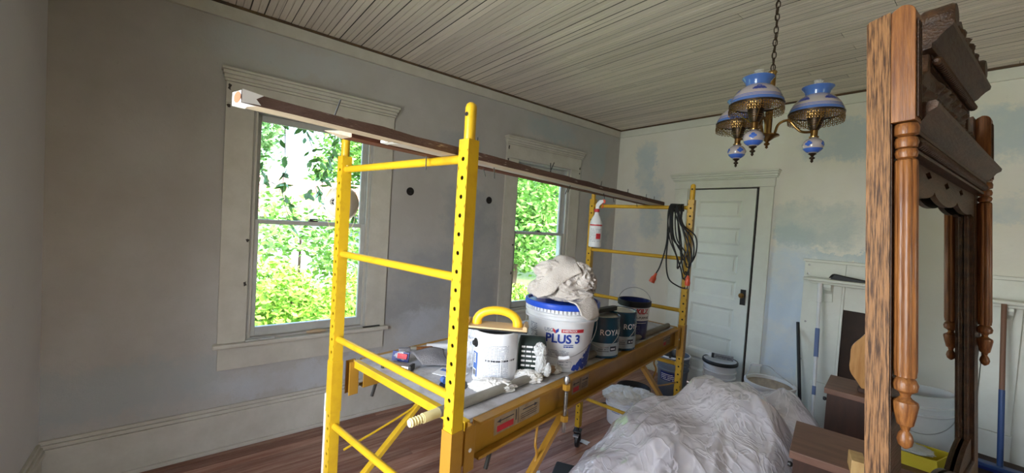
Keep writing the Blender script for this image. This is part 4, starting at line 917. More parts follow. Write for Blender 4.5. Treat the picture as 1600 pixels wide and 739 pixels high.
p = S2W(.415, .45, DZ+.001); o = crumple('crumpled_film', 'film2', None, (0, 0, .022), .07, (1.6, 1.0, .35), 61, .5, 3.4, 90, flat=.002, loc=p); tag(o, 'flattened crumple of clear film on the platform beyond the screwdriver', 'plastic film')
p = S2W(.245, .215, DZ+.0006); o = G().lathe([(1e-4, .0015), (.052, .0015), (.052, 0)], 32).build('black_disc', 'dkmetal', loc=p); tag(o, 'flat dark round disc lying beside the near right post', 'disc')
p = S2W(.335, .275, DZ+.0006); t = thing('instruction_leaflet', 'white printed leaflet with teal blocks lying left of the white can', 'leaflet', p, facecam(p.x, p.y)-.5)
G().box(-.06, -.035, 0, .06, .035, .002).build('paper_sheet', 'paper', t); G().box(-.05, .005, .0021, -.02, .025, .0026).build('teal_print', 'cobalt2', t); G().box(-.01, -.01, .0021, .03, .008, .0026).build('teal_print', 'ltblue', t)
p = S2W(.29, .20, DZ+.0006); o = G().tube([(0, 0, .012), (.02, 0, .012)], .012, 12).build('teal_bottle_cap', 'cobalt2', loc=p, smooth=True); tag(o, 'small bright blue cap beside the near right post', 'cap')

# ------------------------------------------------------------------ hanging on the scaffold
mp_ = Vector((1.600, -3.968, 1.690)); rz = facecam(mp_.x, mp_.y)
rm = thing('dust_mask', 'white moulded dust mask with a round valve hanging behind the near left scaffold post', 'mask', mp_, rz)
prof = [(.062, .0), (.060, .008), (.056, .016), (.046, .030), (.030, .042), (.014, .047), (1e-4, .048)]
g = G(); g.lathe(prof, 40, mx=Matrix.Translation((0, .02, .03)) @ Matrix.Rotation(pi/2, 4, 'X') @ Matrix.Diagonal((.98, 1.08, 1, 1))); g.lathe([(.062, 0), (.067, -.001), (.067, .002), (.060, .004)], 40, mx=Matrix.Translation((0, .02, .03)) @ Matrix.Rotation(pi/2, 4, 'X') @ Matrix.Diagonal((.98, 1.08, 1, 1)))
g.build('mask_cup', 'mask', rm, smooth=True)
vm = Matrix.Translation((-.026, -.017, .032)) @ Matrix.Rotation(pi/2, 4, 'X'); G().lathe([(1e-4, .003), (.013, .003), (.015, 0), (.017, .004), (.018, 0), (.018, -.012)], 20, mx=vm).build('valve_ring', 'mask', rm, smooth=True); G().lathe([(1e-4, .0045), (.0125, .0045)], 20, mx=vm).build('valve_opening', 'hole', rm, fix=False)
g = G(); g.box(-.0145, -.001, .0048, .0145, .001, .006, vm); g.box(-.001, -.0145, .0048, .001, .0145, .006, vm); g.build('valve_bars', 'mask', rm)
tp_ = Matrix.Rotation(-rz, 3, 'Z') @ (Vector((1.6781+.03, -3.986, 1.862))-mp_)
for s in (-1, 1): G().tube(bez([(s*.060, .018, .05), (s*.035+tp_.x*.3, .0, .11), (tp_.x-.002*s, tp_.y, tp_.z)], 6), .0013, 6).build('mask_strap', 'yellowtip', rm, smooth=True)
for s in (-1, 1): G().tube(bez([(s*.055, .018, 0), (s*.045, .02, -.06), (s*.012, .02, -.10)], 6), .0011, 6).build('mask_strap', 'yellowtip', rm, smooth=True)

sp = S2W(.648, LV-.036, 1.545); bt = thing('spray_bottle', 'clear white spray bottle with a red and white trigger hooked on the far top rung', 'spray bottle', sp, facecam(sp.x, sp.y))
G().lathe([(1e-4, 0), (.040, 0), (.045, .006), (.045, .165), (.042, .185), (.030, .215), (.018, .235), (.014, .25), (.014, .262)], 32).build('bottle_body', 'white_p', bt, smooth=True)
g = G(); patch(g, .0456, .03, .165, -1.2, 1.3, 20); g.build('bottle_label', 'paper', bt, fix=False); g = G(); patch(g, .0462, .155, .165, -1.2, 1.3, 20); g.build('red_rule', 'red', bt, fix=False)
fine_lines(bt, 'label_print', 'ink_g', .0462, .04, .14, -.9, 1.0, 9, rt, .35); patch(G(), .0466, .06, .10, .1, .9).build('red_print', 'red', bt, fix=False)
G().lathe([(.014, .255), (.020, .257), (.020, .277), (.013, .280)], 20).build('red_collar', 'red', bt, smooth=True)
G().prism([(-.012, .280), (.012, .280), (.018, .305), (.045, .330), (.040, .346), (.015, .345), (-.010, .315)], -.011, .011).build('spray_head', 'white_p', bt, bevel=.003)
G().prism([(.030, .322), (.055, .322), (.058, .345), (.038, .352)], -.010, .010).build('red_nozzle', 'redp', bt, bevel=.002); G().tube(bez([(.034, 0, .322), (.040, 0, .300), (.034, 0, .285)], 5), .004, 8).build('red_trigger', 'redp', bt, smooth=True)

# extension cord on the far right post
cp = S2W(.075, LV-.03, 0); ce = thing('power_lead', 'black extension cord looped over the far right corner with orange-red plugs', 'cord', (cp.x, cp.y, 0), facecam(cp.x, cp.y)); 
g = G(); rc = random.Random(5)
def loop(x0, x1, ybase, zb, w_, ph):
    top = 1.868; pts = []
    pts += [(x0, ybase-.03, top-.08), (x0+.002, ybase-.012, top-.004), (x0+.004, ybase+.014, top+.006), (x0+.006, ybase+.045, top-.01)]
    pts += [(x0+.01+w_*.3, ybase+.03, top-.10)]
    return pts
# wraps round the rung
wr_ = []
for k in range(7):
    x0 = -.045+k*.012
    for a in range(8):
        th = a*pi/4; wr_.append((x0+a*.0015, .028+.0205*cos(th)*1.0-.0, 1.848+.0205*sin(th)))
G().tube(bez(wr_, 3), .0042, 7).build('cord_wrap', 'cord', ce, smooth=True)
specs = [(-.048, .030, 1.46, .00), (-.036, .075, 1.40, .01), (-.020, .095, 1.475, .02), (-.005, .110, 1.50, .0), (.010, .085, 1.43, .015), (-.028, .060, 1.52, .02)]
for i, (xa, xb, zb, yo) in enumerate(specs):
    y_ = -.034-yo
    pts = [(xa+.015, .0, 1.868), (xa, y_*.6, 1.85), (xa-.006, y_, 1.78), (xa+.012, y_-.004, 1.65), (xb*.55, y_-.01, zb+.07), (xb*.85, y_-.008, zb), (xb+.014, y_-.004, zb+.07), (xb+.004, y_-.01, zb+.17), (xb*.35, y_-.012, 1.74), (xa+.02, y_*.6, 1.85), (xa+.022, .0, 1.868)]
    G().tube(bez(pts, 7), .0043, 7).build('cord_loop', 'cord', ce, smooth=True)
e1 = bez([(-.040, -.02, 1.862), (-.052, -.045, 1.78), (-.050, -.055, 1.62), (-.075, -.05, 1.48), (-.100, -.05, 1.415)], 7); G().tube(e1, .0044, 7).build('cord_end', 'cord', ce, smooth=True)
e2 = bez([(-.030, -.02, 1.862), (-.040, -.05, 1.70), (-.045, -.058, 1.52), (-.025, -.058, 1.40), (.03, -.06, 1.355), (.085, -.06, 1.345), (.092, -.06, 1.385), (.088, -.055, 1.50)], 8); G().tube(e2, .0044, 7).build('cord_end', 'cord', ce, smooth=True)
d = (e1[-1]-e1[-2]).normalized(); pl = G(); pl.tube([e1[-1]-d*.005, e1[-1]+d*.015, e1[-1]+d*.03, e1[-1]+d*.06], [.007, .010, .018, .019], 10); pl.build('socket_plug', 'redp', ce, smooth=True)
pl = G(); q = Vector((.088, -.062, 1.375)); pl.tube([q+Vector((0, 0, .05)), q+Vector((0, 0, .03)), q+Vector((0, 0, .005)), q-Vector((0, 0, .012))], [.006, .013, .017, .015], 10); pl.build('pronged_plug', 'redp', ce, smooth=True)
pl = G()
for s in (-1, 1): pl.box(q.x+s*.006-.0015, q.y-.003, q.z-.032, q.x+s*.006+.0015, q.y+.003, q.z-.01)
pl.build('prong', 'silver', ce)

# ------------------------------------------------------------------ chandelier
CX, CY = 2.512, -2.182; chd = thing('chandelier', 'brass chandelier with three blue painted glass hurricane shades hanging on a chain', 'chandelier', (CX, CY, 2.15))
oz = -2.15; va = math.radians(17.9)                              # compass of the arms
link = None; z = 2.545; k = 0
lg = G(); lg.tube([(.0095*cos(a)*1.0, 0, .019*sin(a)) for a in [2*pi*i/14 for i in range(15)]], .0025, 7, cap=False)
lg2 = G()
while z < 2.985:
    if link is None: link = lg.build('chain_link', 'bronze', chd, smooth=True); link.location = (0, 0, z+oz); o = link
    else: o = share(link, chd, (0, 0, z+oz))
    o.rotation_euler = (0, 0, va+(pi/2)*(k % 2)+.3); z += .0315; k += 1
G().lathe([(1e-4, 3.0-.035+oz), (.03, 3.0-.033+oz), (.055, 3.0-.012+oz), (.058, 2.9985+oz), (1e-4, 2.9985+oz)], 28).build('ceiling_canopy', 'brass', chd, smooth=True)
G().tube(bez([(.004, 0, 2.53+oz), (-.008, .004, 2.62+oz), (.009, 0, 2.72+oz), (-.006, -.004, 2.82+oz), (.006, 0, 2.95+oz)], 6), .0018, 6).build('wire', 'bronze', chd, smooth=True)
G().lathe([(1e-4, 2.528), (.018, 2.528), (.021, 2.522), (.018, 2.516), (.0165, 2.51), (.0165, 2.22), (.020, 2.215), (.050, 2.208), (.052, 2.202), (.030, 2.192), (.018, 2.182), (.010, 2.176), (.006, 2.172), (.013, 2.165), (.013, 2.160), (.004, 2.152), (.008, 2.146), (1e-4, 2.138)], 28, (0, 0, oz)).build('centre_column', 'brass', chd, smooth=True)
dome = [(.046, .285), (.060, .278), (.080, .262), (.097, .240), (.108, .215), (.1125, .195)]
def dome_r(zz):
    for (r0, z0), (r1, z1) in zip(dome[:-1], dome[1:]):
        if z1 <= zz <= z0: return r0+(r1-r0)*(zz-z0)/(z1-z0)
    return dome[-1][0] if zz < .195 else dome[0][0]
RA = .20
for ai, adeg in enumerate((15, -105, 135)):
    th = va+math.radians(adeg); ax, ay = RA*cos(th), RA*sin(th); base = 2.115+oz          # origin of lamp, finial at z -.05
    am = G(); zz0 = 2.235+oz; am.tube(bez([(.03*cos(th), .03*sin(th), 2.212+oz), (.045*cos(th), .045*sin(th), 2.262+oz), (.085*cos(th), .085*sin(th), 2.280+oz), (.12*cos(th), .12*sin(th), 2.245+oz), (.15*cos(th), .15*sin(th), 2.222+oz), (ax, ay, 2.222+oz)], 7), .0062, 10)
    am.build('lamp_arm', 'brass', chd, smooth=True)
    o0 = (ax, ay, base)
    body = G().lathe([(1e-4, -.046), (.004, -.042), (.007, -.036), (.004, -.030), (.012, -.024), (.012, -.020), (.005, -.014), (.009, -.008), (.018, -.002), (.014, .002)], 20, o0).build('finial', 'bronze', chd, smooth=True)
    n = 24; ball = G().lathe([(.014, .0)]+[(.0445*sin(pi*k/12+.0)*1.0 if 0 < k < 12 else .014, .040-.038*cos(pi*k/12)) for k in range(1, 12)]+[(.014, .080)], 32, o0).build('glass_font', 'opal', chd, smooth=True)
    G().lathe([(.0225, .006), (.031, .0115), (.0375, .018), (.0415, .0245)], 32, (ax, ay, base-.0004)).build('blue_foot', 'cobalt', ball, smooth=True)
    G().lathe([(.016, .078), (.020, .078), (.021, .083), (.015, .086), (.015, .112), (.018, .114)], 24, o0).build('brass_neck', 'brass', chd, smooth=True)
    G().lathe([(1e-4, .115), (.018, .115), (.028, .135), (.034, .165), (.036, .195), (.030, .197), (.012, .195)], 28, o0).build('burner_cup', 'bronze', chd, smooth=True)
    g = G()
    for kk in range(6): g.lathe([(.0285+.0013*kk, .137+.010*kk), (.0305+.0013*kk, .139+.010*kk), (.0285+.0013*kk, .141+.010*kk)], 24, o0)
    g.build('burner_ring', 'brass', chd, smooth=True)
    g = G()
    for kk in range(3):
        a = th+kk*2*pi/3+.5; g.tube([(ax+.018*cos(a), ay+.018*sin(a), base+.118), (ax+.06*cos(a), ay+.06*sin(a), base+.150), (ax+.109*cos(a), ay+.109*sin(a), base+.195)], .0019, 6)
    g.build('shade_holder', 'brass', chd, smooth=True)
    sh = G().lathe(dome+[(.110, .196), (.094, .239), (.077, .260), (.043, .284)], 56, o0).build('glass_shade', 'opal', chd, smooth=True)
    G().lathe([(.0476, .2835), (.050, .290), (.052, .300), (.060, .312), (.067, .320), (.067, .323), (.060, .316), (.046, .300), (.045, .288)], 48, o0).build('shade_collar', 'cobalt2', sh, smooth=True)
    G().lathe([(.1132, .196), (.1120, .205), (.1092, .2135)], 56, o0).build('blue_band', 'cobalt2', sh, smooth=True)
    g = G()
    for zz in (.224, .217): g.lathe([(dome_r(zz)+.0012, zz), (dome_r(zz+.003)+.0012, zz+.003)], 56, o0)
    g.build('blue_line', 'cobalt', sh, smooth=True)
    # painted flowers on shade and font
    for kf in range(5):
        fl = G(); a0 = th+kf*2*pi/5+ai*.4
        for (dx, dz_, r_) in ((-.013, 0, .011), (.013, 0, .011), (0, .013, .0105), (0, -.002, .008), (-.024, -.004, .005), (.024, -.005, .005)):
            v = []; ring = 12
            for i in range(ring):
                b = 2*pi*i/ring; zz = .251+dz_*.8+r_*.75*sin(b); rr_ = dome_r(zz)+.0012; aa = a0+(dx+r_*cos(b))/rr_; v.append((ax+rr_*cos(aa), ay+rr_*sin(aa), base+zz))
            fl.add(v, [tuple(range(ring))])
        fl.build('painted_flower', 'flower', sh, fix=False)
    for kf in range(4):
        fl = G(); a0 = th+kf*2*pi/4+.8+ai
        for (dx, dz_, r_) in ((-.008, 0, .0085), (.008, .002, .0085), (0, .010, .008), (0, -.006, .007)):
            v = []
            for i in range(12):
                b = 2*pi*i/12; zz = .043+dz_+r_*.8*sin(b); cth = max(-1, min(1, (.040-zz)/.038)); rr_ = .0445*sqrt(max(.05, 1-cth*cth))+.0011; aa = a0+(dx+r_*cos(b))/rr_; v.append((ax+rr_*cos(aa), ay+rr_*sin(aa), base+zz))
            fl.add(v, [tuple(range(12))])
        fl.build('painted_flower', 'cobalt', ball, fix=False)
    # filigree gallery: lattice of little brass loops hanging below the rim
    G().lathe([(.1115, .190), (.1145, .190), (.1150, .198), (.1120, .199)], 56, o0).build('rim_band', 'bronze', chd, smooth=True)
    g = G(); NN = 34
    for i in range(NN):
        a = 2*pi*i/NN
        for row, (zz, rr_) in enumerate(((.182, .1135), (.169, .1150), (.156, .1135))):
            aa = a+(pi/NN if row % 2 else 0); v = []; ring = 7; ro, ri = .0098, .0050
            if row == 2: ro = .0085
            for R_ in (ro, ri):
                for q_ in range(ring):
                    b = 2*pi*q_/ring+.3; v.append((ax+(rr_+.0006*sin(b*3))*cos(aa+R_*cos(b)/rr_), ay+(rr_+.0006*sin(b*3))*sin(aa+R_*cos(b)/rr_), base+zz+R_*.85*sin(b)))
            g.add(v, [(q_, (q_+1) % ring, ring+(q_+1) % ring, ring+q_) for q_ in range(ring)])
    g.build('brass_filigree', 'brass', chd, fix=False, solid=.0014)
    G().lathe([(.020, .20), (.024, .23), (.026, .27), (.0215, .31), (.020, .345), (.020, .357)], 28, o0).build('glass_chimney', 'clear', chd, smooth=True)

# ------------------------------------------------------------------ oak framed mirror (leans back a little)
MO = Vector((3.1706, -3.3811, 1.9998)); myaw, mtilt = .0795, .0659
ma = Vector((sin(myaw), cos(myaw), 0)); mb0 = Vector((cos(myaw), -sin(myaw), 0))
mc = Vector((0, 0, cos(mtilt)))-mb0*sin(mtilt); mb = mb0*cos(mtilt)+Vector((0, 0, sin(mtilt)))
CB = -1.985                                                     # foot of the posts, in the mirror's own height
mm = Matrix((mb, ma, mc)).transposed().to_4x4(); mm.translation = MO+mc*CB
mir = thing('standing_mirror', 'tall carved oak framed mirror with turned half columns standing in the right foreground', 'mirror'); mir.matrix_world = mm
zc = lambda c: c-CB
ML = 1.10
def mbox(nm, m, b0, a0, c0, b1, a1, c1, bevel=.002, parent=mir): return G().box(b0, a0, zc(c0), b1, a1, zc(c1)).build(nm, m, parent, bevel=bevel)
def rounded_top(b0, b1, a0, a1, c0, c1, rr=.014, corner=1):
    # rounded upper corner on front side (b1)
    pts = [(b0, zc(c0)), (b1, zc(c0))]+[(b1-rr+rr*cos(t_), zc(c1)-rr*.9+rr*.9*sin(t_)) for t_ in [pi/2*i/6 for i in range(7)]]+[(b0+.004, zc(c1)-.006), (b0, zc(c1)-.010)]
    return G().prism(pts, a0, a1)
for a0, s in ((0, 1), (ML, -1)):
    q0, q1 = sorted((a0, a0+s*.085))
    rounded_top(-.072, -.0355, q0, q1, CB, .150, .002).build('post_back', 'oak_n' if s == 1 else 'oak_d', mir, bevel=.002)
    q0, q1 = sorted((a0, a0+s*.046))
    rounded_top(-.035, 0, q0, q1, -.072, .156, .020).build('post_head', 'oak_f', mir, bevel=.001)
    g = G()
    for kk in range(3):
        yy = a0+s*(.010+.012*kk); g.box(0, yy-.002, zc(-.065), .003, yy+.002, zc(.125))
    g.build('head_reed', 'oak_d', mir)
    cpos = (-.0165, a0+s*.022, zc(0))
    prof = [(.006, -.073), (.017, -.075), (.0195, -.084), (.0185, -.096), (.010, -.1), (.016, -.102), (.0185, -.111), (.0165, -.121), (.010, -.123), (.0155, -.125), (.0180, -.132), (.0155, -.141), (.012, -.143), (.0175, -.146)]
    G().lathe(prof, 24, cpos).build('turned_beads', 'oak_f', mir, smooth=True)
    g = G(); v = []; n = 48
    for zz in (-.146, -.150, -.555, -.563, -.568):
        k_ = 1 if -.56 < zz < -.147 else .93
        for i in range(n):
            a = 2*pi*i/n; r_ = (.0158+.0020*abs(sin(a*4)))*k_; v.append((cpos[0]+r_*cos(a), cpos[1]+r_*sin(a), zc(zz)))
    g.add(v, [(j*n+i, j*n+(i+1) % n, (j+1)*n+(i+1) % n, (j+1)*n+i) for j in range(4) for i in range(n)]); g.build('reeded_column', 'oak_f', mir, smooth=True)
    prof = [(.011, -.568), (.016, -.574), (.0195, -.583), (.0175, -.594), (.009, -.600), (.0075, -.606), (.010, -.610), (.0185, -.616), (.0195, -.622), (.0165, -.640), (.0125, -.660), (.008, -.664), (.006, -.672), (.0105, -.680), (.0125, -.690), (.010, -.700), (.004, -.706), (1e-4, -.708)]
    G().lathe(prof, 24, cpos).build('turned_drop', 'oak_f', mir, smooth=True)
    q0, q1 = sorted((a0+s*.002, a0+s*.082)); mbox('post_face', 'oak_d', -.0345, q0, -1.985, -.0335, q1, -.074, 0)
A0, A1 = .086, ML-.086
mbox('back_board', 'oak_d', -.068, A0, -1.90, -.060, A1, .0, .001)
mbox('mirror_glass', 'mirror', -.059, A0+.001, -1.02, -.056, A1-.001, -.10, .0)
for a0, a1, c0, c1 in ((A0, A0+.022, -1.02, -.10), (A1-.022, A1, -1.02, -.10)): mbox('glass_stop', 'oak_d', -.0555, a0, c0, -.044, a1, c1, .003)
mbox('bottom_rail', 'oak_d', -.0595, A0, -1.14, -.030, A1, -1.0205, .006); mbox('lower_panel', 'oak_d', -.0595, A0, -1.90, -.045, A1, -1.141, .002)
g = G(); pts = [(A0, zc(-1.02))]+[(A0+(A1-A0)*i/24, zc(-1.0+.05*abs(cos(pi*i/12))**.8)) for i in range(25)]+[(A1, zc(-1.02))]
Rm = Matrix(((0, 1, 0, 0), (1, 0, 0, 0), (0, 0, 1, 0), (0, 0, 0, 1)))
g.prism(pts, -.052, -.040, Rm); g.build('scalloped_apron', 'oak_d', mir, bevel=.002)
# scalloped valance over the glass, with lozenge cut-outs
vp = [(A0, zc(-.085))]; vb = []
N_ = 60
for i in range(N_+1):
    a = A0+(A1-A0)*i/N_; t_ = (a-A0)/(A1-A0); sc_ = abs(sin(t_*pi*3))
    vb.append((a, zc(-.172-.026*sc_**.6-(.022*(1-min(1, min(t_, 1-t_)*14))))))
vp = [(A0, zc(-.085))]+vb+[(A1, zc(-.085))]
def loz(a, c): return [(a-.035, zc(c)), (a-.008, zc(c-.011)), (a+.035, zc(c-.002)), (a+.008, zc(c+.010))]
G().prism(vp, -.046, -.034, Rm, [loz(.33, -.137), loz(.55, -.140), loz(.77, -.137)]).build('scalloped_valance', 'oak_d', mir, bevel=.0015)
# lower cornice with rope bead
def moulding(nm, prof, a0, a1, m='oak_d'):
    g = G(); n = len(prof); g.add([(b, a0, zc(c)) for b, c in prof]+[(b, a1, zc(c)) for b, c in prof], [tuple(range(n)), tuple(reversed(range(n, 2*n)))]+[(i, (i+1) % n, (i+1) % n+n, i+n) for i in range(n)])
    return g.build(nm, m, mir, smooth=True, angle=30)
moulding('lower_cornice', [(-.058, -.030), (.020, -.030), (.024, -.036), (.022, -.044), (.012, -.050), (.004, -.062), (-.004, -.072), (-.010, -.076), (-.010, -.084), (-.058, -.084)], .047, ML-.047)
def rope(nm, b, c, a0, a1, r_, n):
    g = G()
    for i in range(n):
        a = a0+(a1-a0)*(i+.5)/n; w_ = (a1-a0)/n
        g.lathe([(1e-4, -w_*.62), (r_*.7, -w_*.5), (r_, 0), (r_*.7, w_*.5), (1e-4, w_*.62)], 10, mx=Matrix.Translation((b, a, zc(c))) @ Matrix.Rotation(.45, 4, 'X') @ Matrix.Rotation(pi/2, 4, 'X'))
    return g.build(nm, 'oak_d', mir, smooth=True)
rope('rope_bead', -.014, -.100, A0, A1, .013, 56); mbox('fillet', 'oak_d', -.058, A0, -.122, -.012, A1, -.1145, .001); mbox('rope_ground', 'oak_d', -.058, A0, -.114, -.024, A1, -.0845, 0)
# pediment with carved panel, upper bead, cornice and crest
P0, P1 = .32, .86
mbox('pediment_board', 'oak_d', -.062, .088, -.0295, -.040, ML-.088, .08, .001); mbox('pediment_board', 'oak_d', -.062, P0, .0805, -.036, P1, .195, .001)
def carved(nm, b, a0, a1, c0, c1, amp, seed, na=90, nc=26, mask=None):
    g = G(); v = []
    for i in range(na+1):
        for j in range(nc+1):
            a = a0+(a1-a0)*i/na; c = c0+(c1-c0)*j/nc; e_ = min(1, 6*min(i/na, 1-i/na))*min(1, 4*min(j/nc, 1-j/nc))
            s_ = abs(a-(a0+a1)/2); q = Vector((s_*26+seed, c*26, seed)); w_ = noise.noise_vector(q*.5); h_ = abs(sin((s_*55+w_.x*5)))*abs(cos(c*60+w_.y*5))*.7+.5*fbm(q*1.3, 3)*.5
            v.append((b+amp*max(0, h_)*e_, a, zc(c)))
    k = nc+1; g.add(v, [(i*k+j, i*k+j+1, (i+1)*k+j+1, (i+1)*k+j) for i in range(na) for j in range(nc)]); return g.build(nm, 'oak_d', mir, smooth=True, angle=60, fix=False)
carved('carved_panel', -.0395, .12, ML-.12, -.025, .075, .030, 2.0); carved('carved_frieze', -.0355, P0+.01, P1-.01, .082, .12, .02, 5.0, 60, 14)
rope('rope_bead', -.020, .140, P0, P1, .011, 34); mbox('bead_ground', 'oak_d', -.0358, P0, .126, -.028, P1, .156, 0)
moulding('upper_cornice', [(-.062, .215), (.010, .215), (.014, .209), (.012, .200), (.002, .193), (-.007, .184), (-.014, .175), (-.022, .170), (-.022, .160), (-.035, .158), (-.035, .157), (-.062, .157)], P0-.04, P1+.04)
# shaped side brackets
for a0, s in ((P0, -1), (P1, 1)):
    pts = [(a0, zc(.0)), (a0+s*.14, zc(.0)), (a0+s*.135, zc(.045)), (a0+s*.09, zc(.05)), (a0+s*.07, zc(.09)), (a0+s*.03, zc(.11)), (a0+s*.02, zc(.155)), (a0, zc(.156))]
    G().prism(pts, -.055, -.030, Rm).build('side_scroll', 'oak_d', mir, bevel=.003)
cr = [(P0+.0, .2155), (P0+.0, .245), (P0+.02, .268), (P0+.055, .273), (P0+.08, .262), (P0+.11, .285), (P0+.17, .305), (P0+.21, .300), (.59, .325), (P1-.21, .300), (P1-.17, .305), (P1-.11, .285), (P1-.08, .262), (P1-.055, .273), (P1-.02, .268), (P1-.0, .245), (P1-.0, .2155)]
G().prism([(a, zc(c)) for a, c in cr], -.045, -.012, Rm).build('crest_board', 'oak_d', mir, bevel=.003)
carved('crest_carving', -.0115, P0+.06, P1-.06, .218, .270, .022, 9.0, 70, 14)
for a0, s in ((P0+.028, 1), (P1-.028, -1)):
    sw = [(.030*(1-.10*k/2.0)*cos(k*.45)*(1 if True else 1), .030*(1-.10*k/2.0)*sin(k*.45)) for k in range(14)]
    g = G(); g.lathe([(1e-4, -.03), (.026, -.03), (.030, -.024), (.030, .024), (.026, .03), (1e-4, .03)], 28, mx=Matrix.Translation((-.020, a0, zc(.247))) @ Matrix.Rotation(pi/2, 4, 'Y')); g.build('crest_scroll', 'oak_d', mir, smooth=True)

# ------------------------------------------------------------------ brown cabinets between mirror and mantel
def cabinet(label, corners, ztop, group=None, knob=None):
    """corners: left-front, direction of front and side edges; lid hinged at the right"""
    (x0, y0), (dx, dy), w_, d_ = corners; ang = atan2(dy, dx)
    t = thing('brown_cabinet', label, 'cabinet', (x0, y0, 0), ang)
    G().box(.014, .012, .05, w_-.014, d_-.012, ztop-.034).build('case', 'walnut_d', t, bevel=.002); G().box(.03, .03, .001, w_-.03, d_-.03, .05).build('plinth', 'walnut_d', t)
    G().box(0, 0, ztop-.033, w_*.72, d_, ztop).build('lid', 'walnut', t, bevel=.003); G().box(w_*.72+.003, 0, ztop-.033, w_, d_, ztop-.001).build('top_rail', 'walnut', t, bevel=.003)
    G().box(.02, .010, ztop-.046, w_-.02, .018, ztop-.034).build('front_lip', 'walnut_d', t)
    return t
cA = cabinet('near brown wooden cabinet with a flat lid and small hinge beside the mirror post', ((2.79, -2.460), (.98, .20), .46, .365), .80)
G().box(.345, .30, .8002, .405, .345, .812).build('lid_hinge', 'dkmetal', cA, bevel=.002)
cB = cabinet('far brown wooden cabinet with a brass fitting on its lid near the fireplace', ((2.68, -1.45), (.99, .12), .46, .34), .81)
G().lathe([(.010, .004), (.019, .008), (.026, .004), (.027, 0)], 24, (.185, .16, .8104)).build('brass_ring', 'brass', cB, smooth=True)
for c_, z_ in ((cA, .72), (cB, .73)): G().lathe([(1e-4, .02), (.010, .018), (.012, .008), (.006, 0)], 14, mx=Matrix.Translation((.013, .05, z_)) @ Matrix.Rotation(-pi/2, 4, 'Y')).build('side_catch', 'dkmetal', c_, smooth=True)
lb = G().box(-.022, -.05, 0, .022, .05, .055).build('pine_block', 'lightwood', loc=(2.995, -2.400, .801), rot=(0, 0, .28), bevel=.002); tag(lb, 'short pale pine block standing on the near brown cabinet by the post', 'wood block')
ov = thing('oval_oak_panel', 'rounded orange oak board leaning upright behind the near mirror post', 'board', (2.885, -1.30, .8105), .20)
pts = [(.125*cos(a)*(1-.03*cos(8*a)), .185+.182*sin(a)*(1-.03*cos(8*a))) for a in [2*pi*i/48 for i in range(48)]]
G().prism(pts, -.010, .010).build('oak_panel', 'oak_r', ov, bevel=.004)
G().box(-.075, -.028, .0, .075, -.012, .022).build('foot_batten', 'walnut_d', ov, bevel=.002)
G().box(-.075, .012, .0, .075, .030, .022).build('foot_batten', 'walnut_d', ov, bevel=.002)

# ------------------------------------------------------------------ plastic sheeting heap over an armchair
ac = thing('covered_armchair', 'tan armchair barely showing under the plastic sheeting heap', 'armchair', (2.36, -2.42, 0), -.25)
G().box(-.27, -.27, .08, .27, .24, .40).build('seat_base', 'chair', ac, bevel=.03); G().box(-.19, -.26, .401, .19, .15, .50).build('seat_cushion', 'chair', ac, bevel=.03)
G().box(-.25, .155, .401, .25, .27, .66).build('backrest', 'chair', ac, bevel=.04)
for s in (-1, 1): G().box(s*.23-.04, -.26, .401, s*.23+.04, .15, .50).build('armrest', 'chair', ac, bevel=.03)
for sx in (-1, 1):
    for sy in (-1, 1): G().box(sx*.23-.02, sy*.22-.02, .001, sx*.23+.02, sy*.22+.02, .079).build('leg', 'walnut_d', ac)
def sheet_h(x, y):
    def hump(cx, cy, rx, ry, h_, p_=2.6, rot=0):
        dx, dy = x-cx, y-cy; c_, s_ = cos(rot), sin(rot); u = (dx*c_+dy*s_)/rx; v = (-dx*s_+dy*c_)/ry; d = (u*u+v*v)**.5
        return h_*max(0, 1-(d**p_)) if d < 1 else 0
    hs = [hump(2.38, -2.40, .56, .66, .76, 4.0), hump(2.44, -2.10, .40, .44, .79, 3.4), hump(2.50, -1.60, .35, .47, .72, 2.6), hump(2.25, -2.85, .42, .42, .60, 3.2), hump(2.60, -2.2, .34, .6, .66, 2.6)]
    s = sum(max(0, h_)**6 for h_ in hs)**(1/6)
    return s
def vr(p_):
    d_ = noise.voronoi(p_)[0]; return .45-(d_[1]-d_[0])
